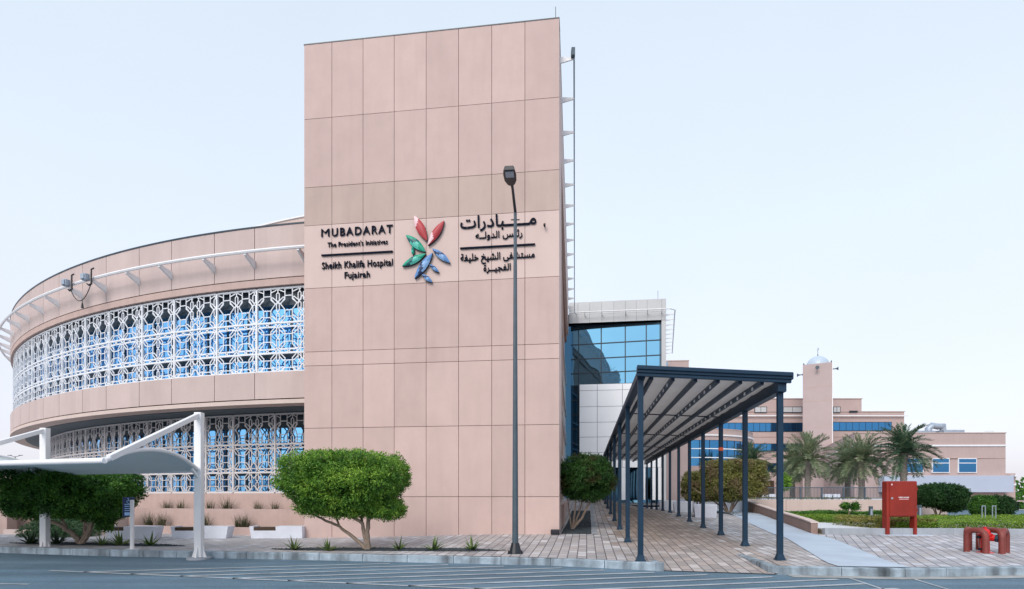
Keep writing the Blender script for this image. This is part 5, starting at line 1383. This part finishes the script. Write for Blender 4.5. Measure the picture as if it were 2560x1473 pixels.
# terrace benches, white
for px, w_, lab in ((1922, 34, 'low white seat behind the left part of the railing'), (2082, 38, 'low white seat behind the middle of the railing')):
    D = 36; x = (px-1280)/F*D; t = thing('terrace_seat', lab, 'bench', (x, D, 1.27), 'white seats behind the railing'); b = MB(); hw = w_/F*D/2
    b.box(x-hw, x-.05, D, D+.5, 1.27, 1.62); b.box(x+.05, x+hw, D, D+.5, 1.27, 1.62); b.build('block', M['bench'], t, bevel=.02)
    b = MB(); b.box(x-.05, x+.05, D+.05, D+.45, 1.27, 1.5); b.build('gap_block', M['benchd'], t)

# far left: lamp, low buildings, tree line
t = thing('street_lamp', 'distant twin-arm street lamp on the left horizon', 'street lamp', (-88.5, 100, 0))
b = MB(); x = (38-1280)/F*100; b.tube([(x, 100, 0), (x, 100, 8.55)], [.12, .07], 6); b.build('pole', M['polegrey'], t)
b = MB(); b.tube([(x-1.0, 100, 8.75), (x, 100, 8.45), (x+1.0, 100, 8.75)], .05, 5); b.build('arm', M['polegrey'], t)
for s in (-1, 1): b = MB(); b.box(x+s*1.0-.3, x+s*1.0+.3, 99.9, 100.1, 8.7, 8.8); b.build('lamp_head', M['polegrey'], t)
t.location = (x, 100, 0)
for ch in t.children:
    for v in ch.data.vertices: v.co -= Vector((x+88.5, 0, 0))
b = MB(); 
fb = thing('far_building', 'low pale building far off at the left edge', 'building', (-118, 130, -1))
b.box(-150, -96, 130, 150, -2, 9.0); b.build('wall', M['plasterlt'], fb)
b = MB(); b.box(-150.2, -95.8, 129.8, 150.2, 9.0, 9.3); b.build('roof_edge', M['white'], fb)
b = MB()
for i in range(9000):
    x = random.uniform(-140, -20); y = random.uniform(100, 112); h = 2.2+2.2*noise.noise(Vector((x*.15, 0, 0)))+1.0*noise.noise(Vector((x*.6, 3, 0)))
    leaf(b, Vector((x, y, -1.5+random.random()*(h+1.5))), rv(), rv(), .9, .6)
tag(b.build('distant_trees', M['leafd'], None), 'dark line of distant trees at the left', 'trees', kind='stuff')
b = MB()
for i in range(5000):
    x = random.uniform(88, 150); y = random.uniform(100, 110); h = 4.5+2.5*noise.noise(Vector((x*.15, 9, 0)))
    leaf(b, Vector((x, y, -2+random.random()*(h+1))), rv(), rv(), .9, .6)
tag(b.build('distant_trees', M['leafd'], None), 'dark distant trees past the right block', 'trees', kind='stuff')

# ------------------------------------------------------------------ camera, light, sky
cam = bpy.data.cameras.new('camera'); co_ = bpy.data.objects.new('camera_view', cam); COL.objects.link(co_)
co_.location = (0, 0, CAMZ); co_.rotation_euler = (R(90), 0, 0)
cam.sensor_width = 36; cam.lens = 36*F/2560; cam.shift_y = (1240-736.5)/2560; cam.clip_end = 4000; cam.clip_start = .1
SC.camera = co_
SUN_EL, SUN_AZ = R(38), R(205)     # azimuth clockwise from +Y: behind the camera, a little left
d = Vector((math.sin(SUN_AZ)*math.cos(SUN_EL), math.cos(SUN_AZ)*math.cos(SUN_EL), math.sin(SUN_EL)))
sl = bpy.data.lights.new('sun', 'SUN'); sl.energy = 1.55; sl.angle = R(28); sl.color = (1, .95, .90)
so_ = bpy.data.objects.new('sun', sl); COL.objects.link(so_); so_.rotation_euler = (-d).to_track_quat('-Z', 'Y').to_euler()
w = bpy.data.worlds.new('World'); SC.world = w; w.use_nodes = True; n = w.node_tree; L = n.links
bg = n.nodes['Background']; out = n.nodes['World Output']
sky = n.nodes.new('ShaderNodeTexSky'); sky.sky_type = 'NISHITA'; sky.sun_disc = False; sky.sun_elevation = SUN_EL; sky.sun_rotation = SUN_AZ
sky.dust_density = 2.5; sky.air_density = 1.0
L.new(sky.outputs[0], bg.inputs['Color']); bg.inputs['Strength'].default_value = .05
tc = n.nodes.new('ShaderNodeTexCoord'); sp = n.nodes.new('ShaderNodeSeparateXYZ'); L.new(tc.outputs['Generated'], sp.inputs[0])
cr = n.nodes.new('ShaderNodeValToRGB'); e = cr.color_ramp.elements
e[0].position = 0; e[0].color = (.57, .545, .62, 1); e[1].position = 1; e[1].color = (.50, .58, .655, 1)
x = e.new(.12); x.color = (.59, .58, .645, 1); x = e.new(.40); x.color = (.585, .635, .685, 1)
L.new(sp.outputs['Z'], cr.inputs['Fac'])
cn_ = n.nodes.new('ShaderNodeTexNoise'); cn_.inputs['Scale'].default_value = 1.6; cn_.inputs['Detail'].default_value = 5; L.new(tc.outputs['Generated'], cn_.inputs['Vector'])
mr = n.nodes.new('ShaderNodeMapRange'); mr.inputs['From Min'].default_value = .3; mr.inputs['From Max'].default_value = .7; mr.inputs['To Min'].default_value = .97; mr.inputs['To Max'].default_value = 1.05; L.new(cn_.outputs['Fac'], mr.inputs['Value'])
bg2 = n.nodes.new('ShaderNodeBackground'); L.new(cr.outputs['Color'], bg2.inputs['Color']); L.new(mr.outputs['Result'], bg2.inputs['Strength'])
ad = n.nodes.new('ShaderNodeAddShader'); L.new(bg.outputs[0], ad.inputs[0]); L.new(bg2.outputs[0], ad.inputs[1]); L.new(ad.outputs[0], out.inputs['Surface'])
SC.view_settings.view_transform = 'Standard'; SC.view_settings.look = 'None'; SC.view_settings.exposure = 0.28; SC.view_settings.gamma = 1
SC.cycles.max_bounces = 6
SC.cycles.use_denoising = True
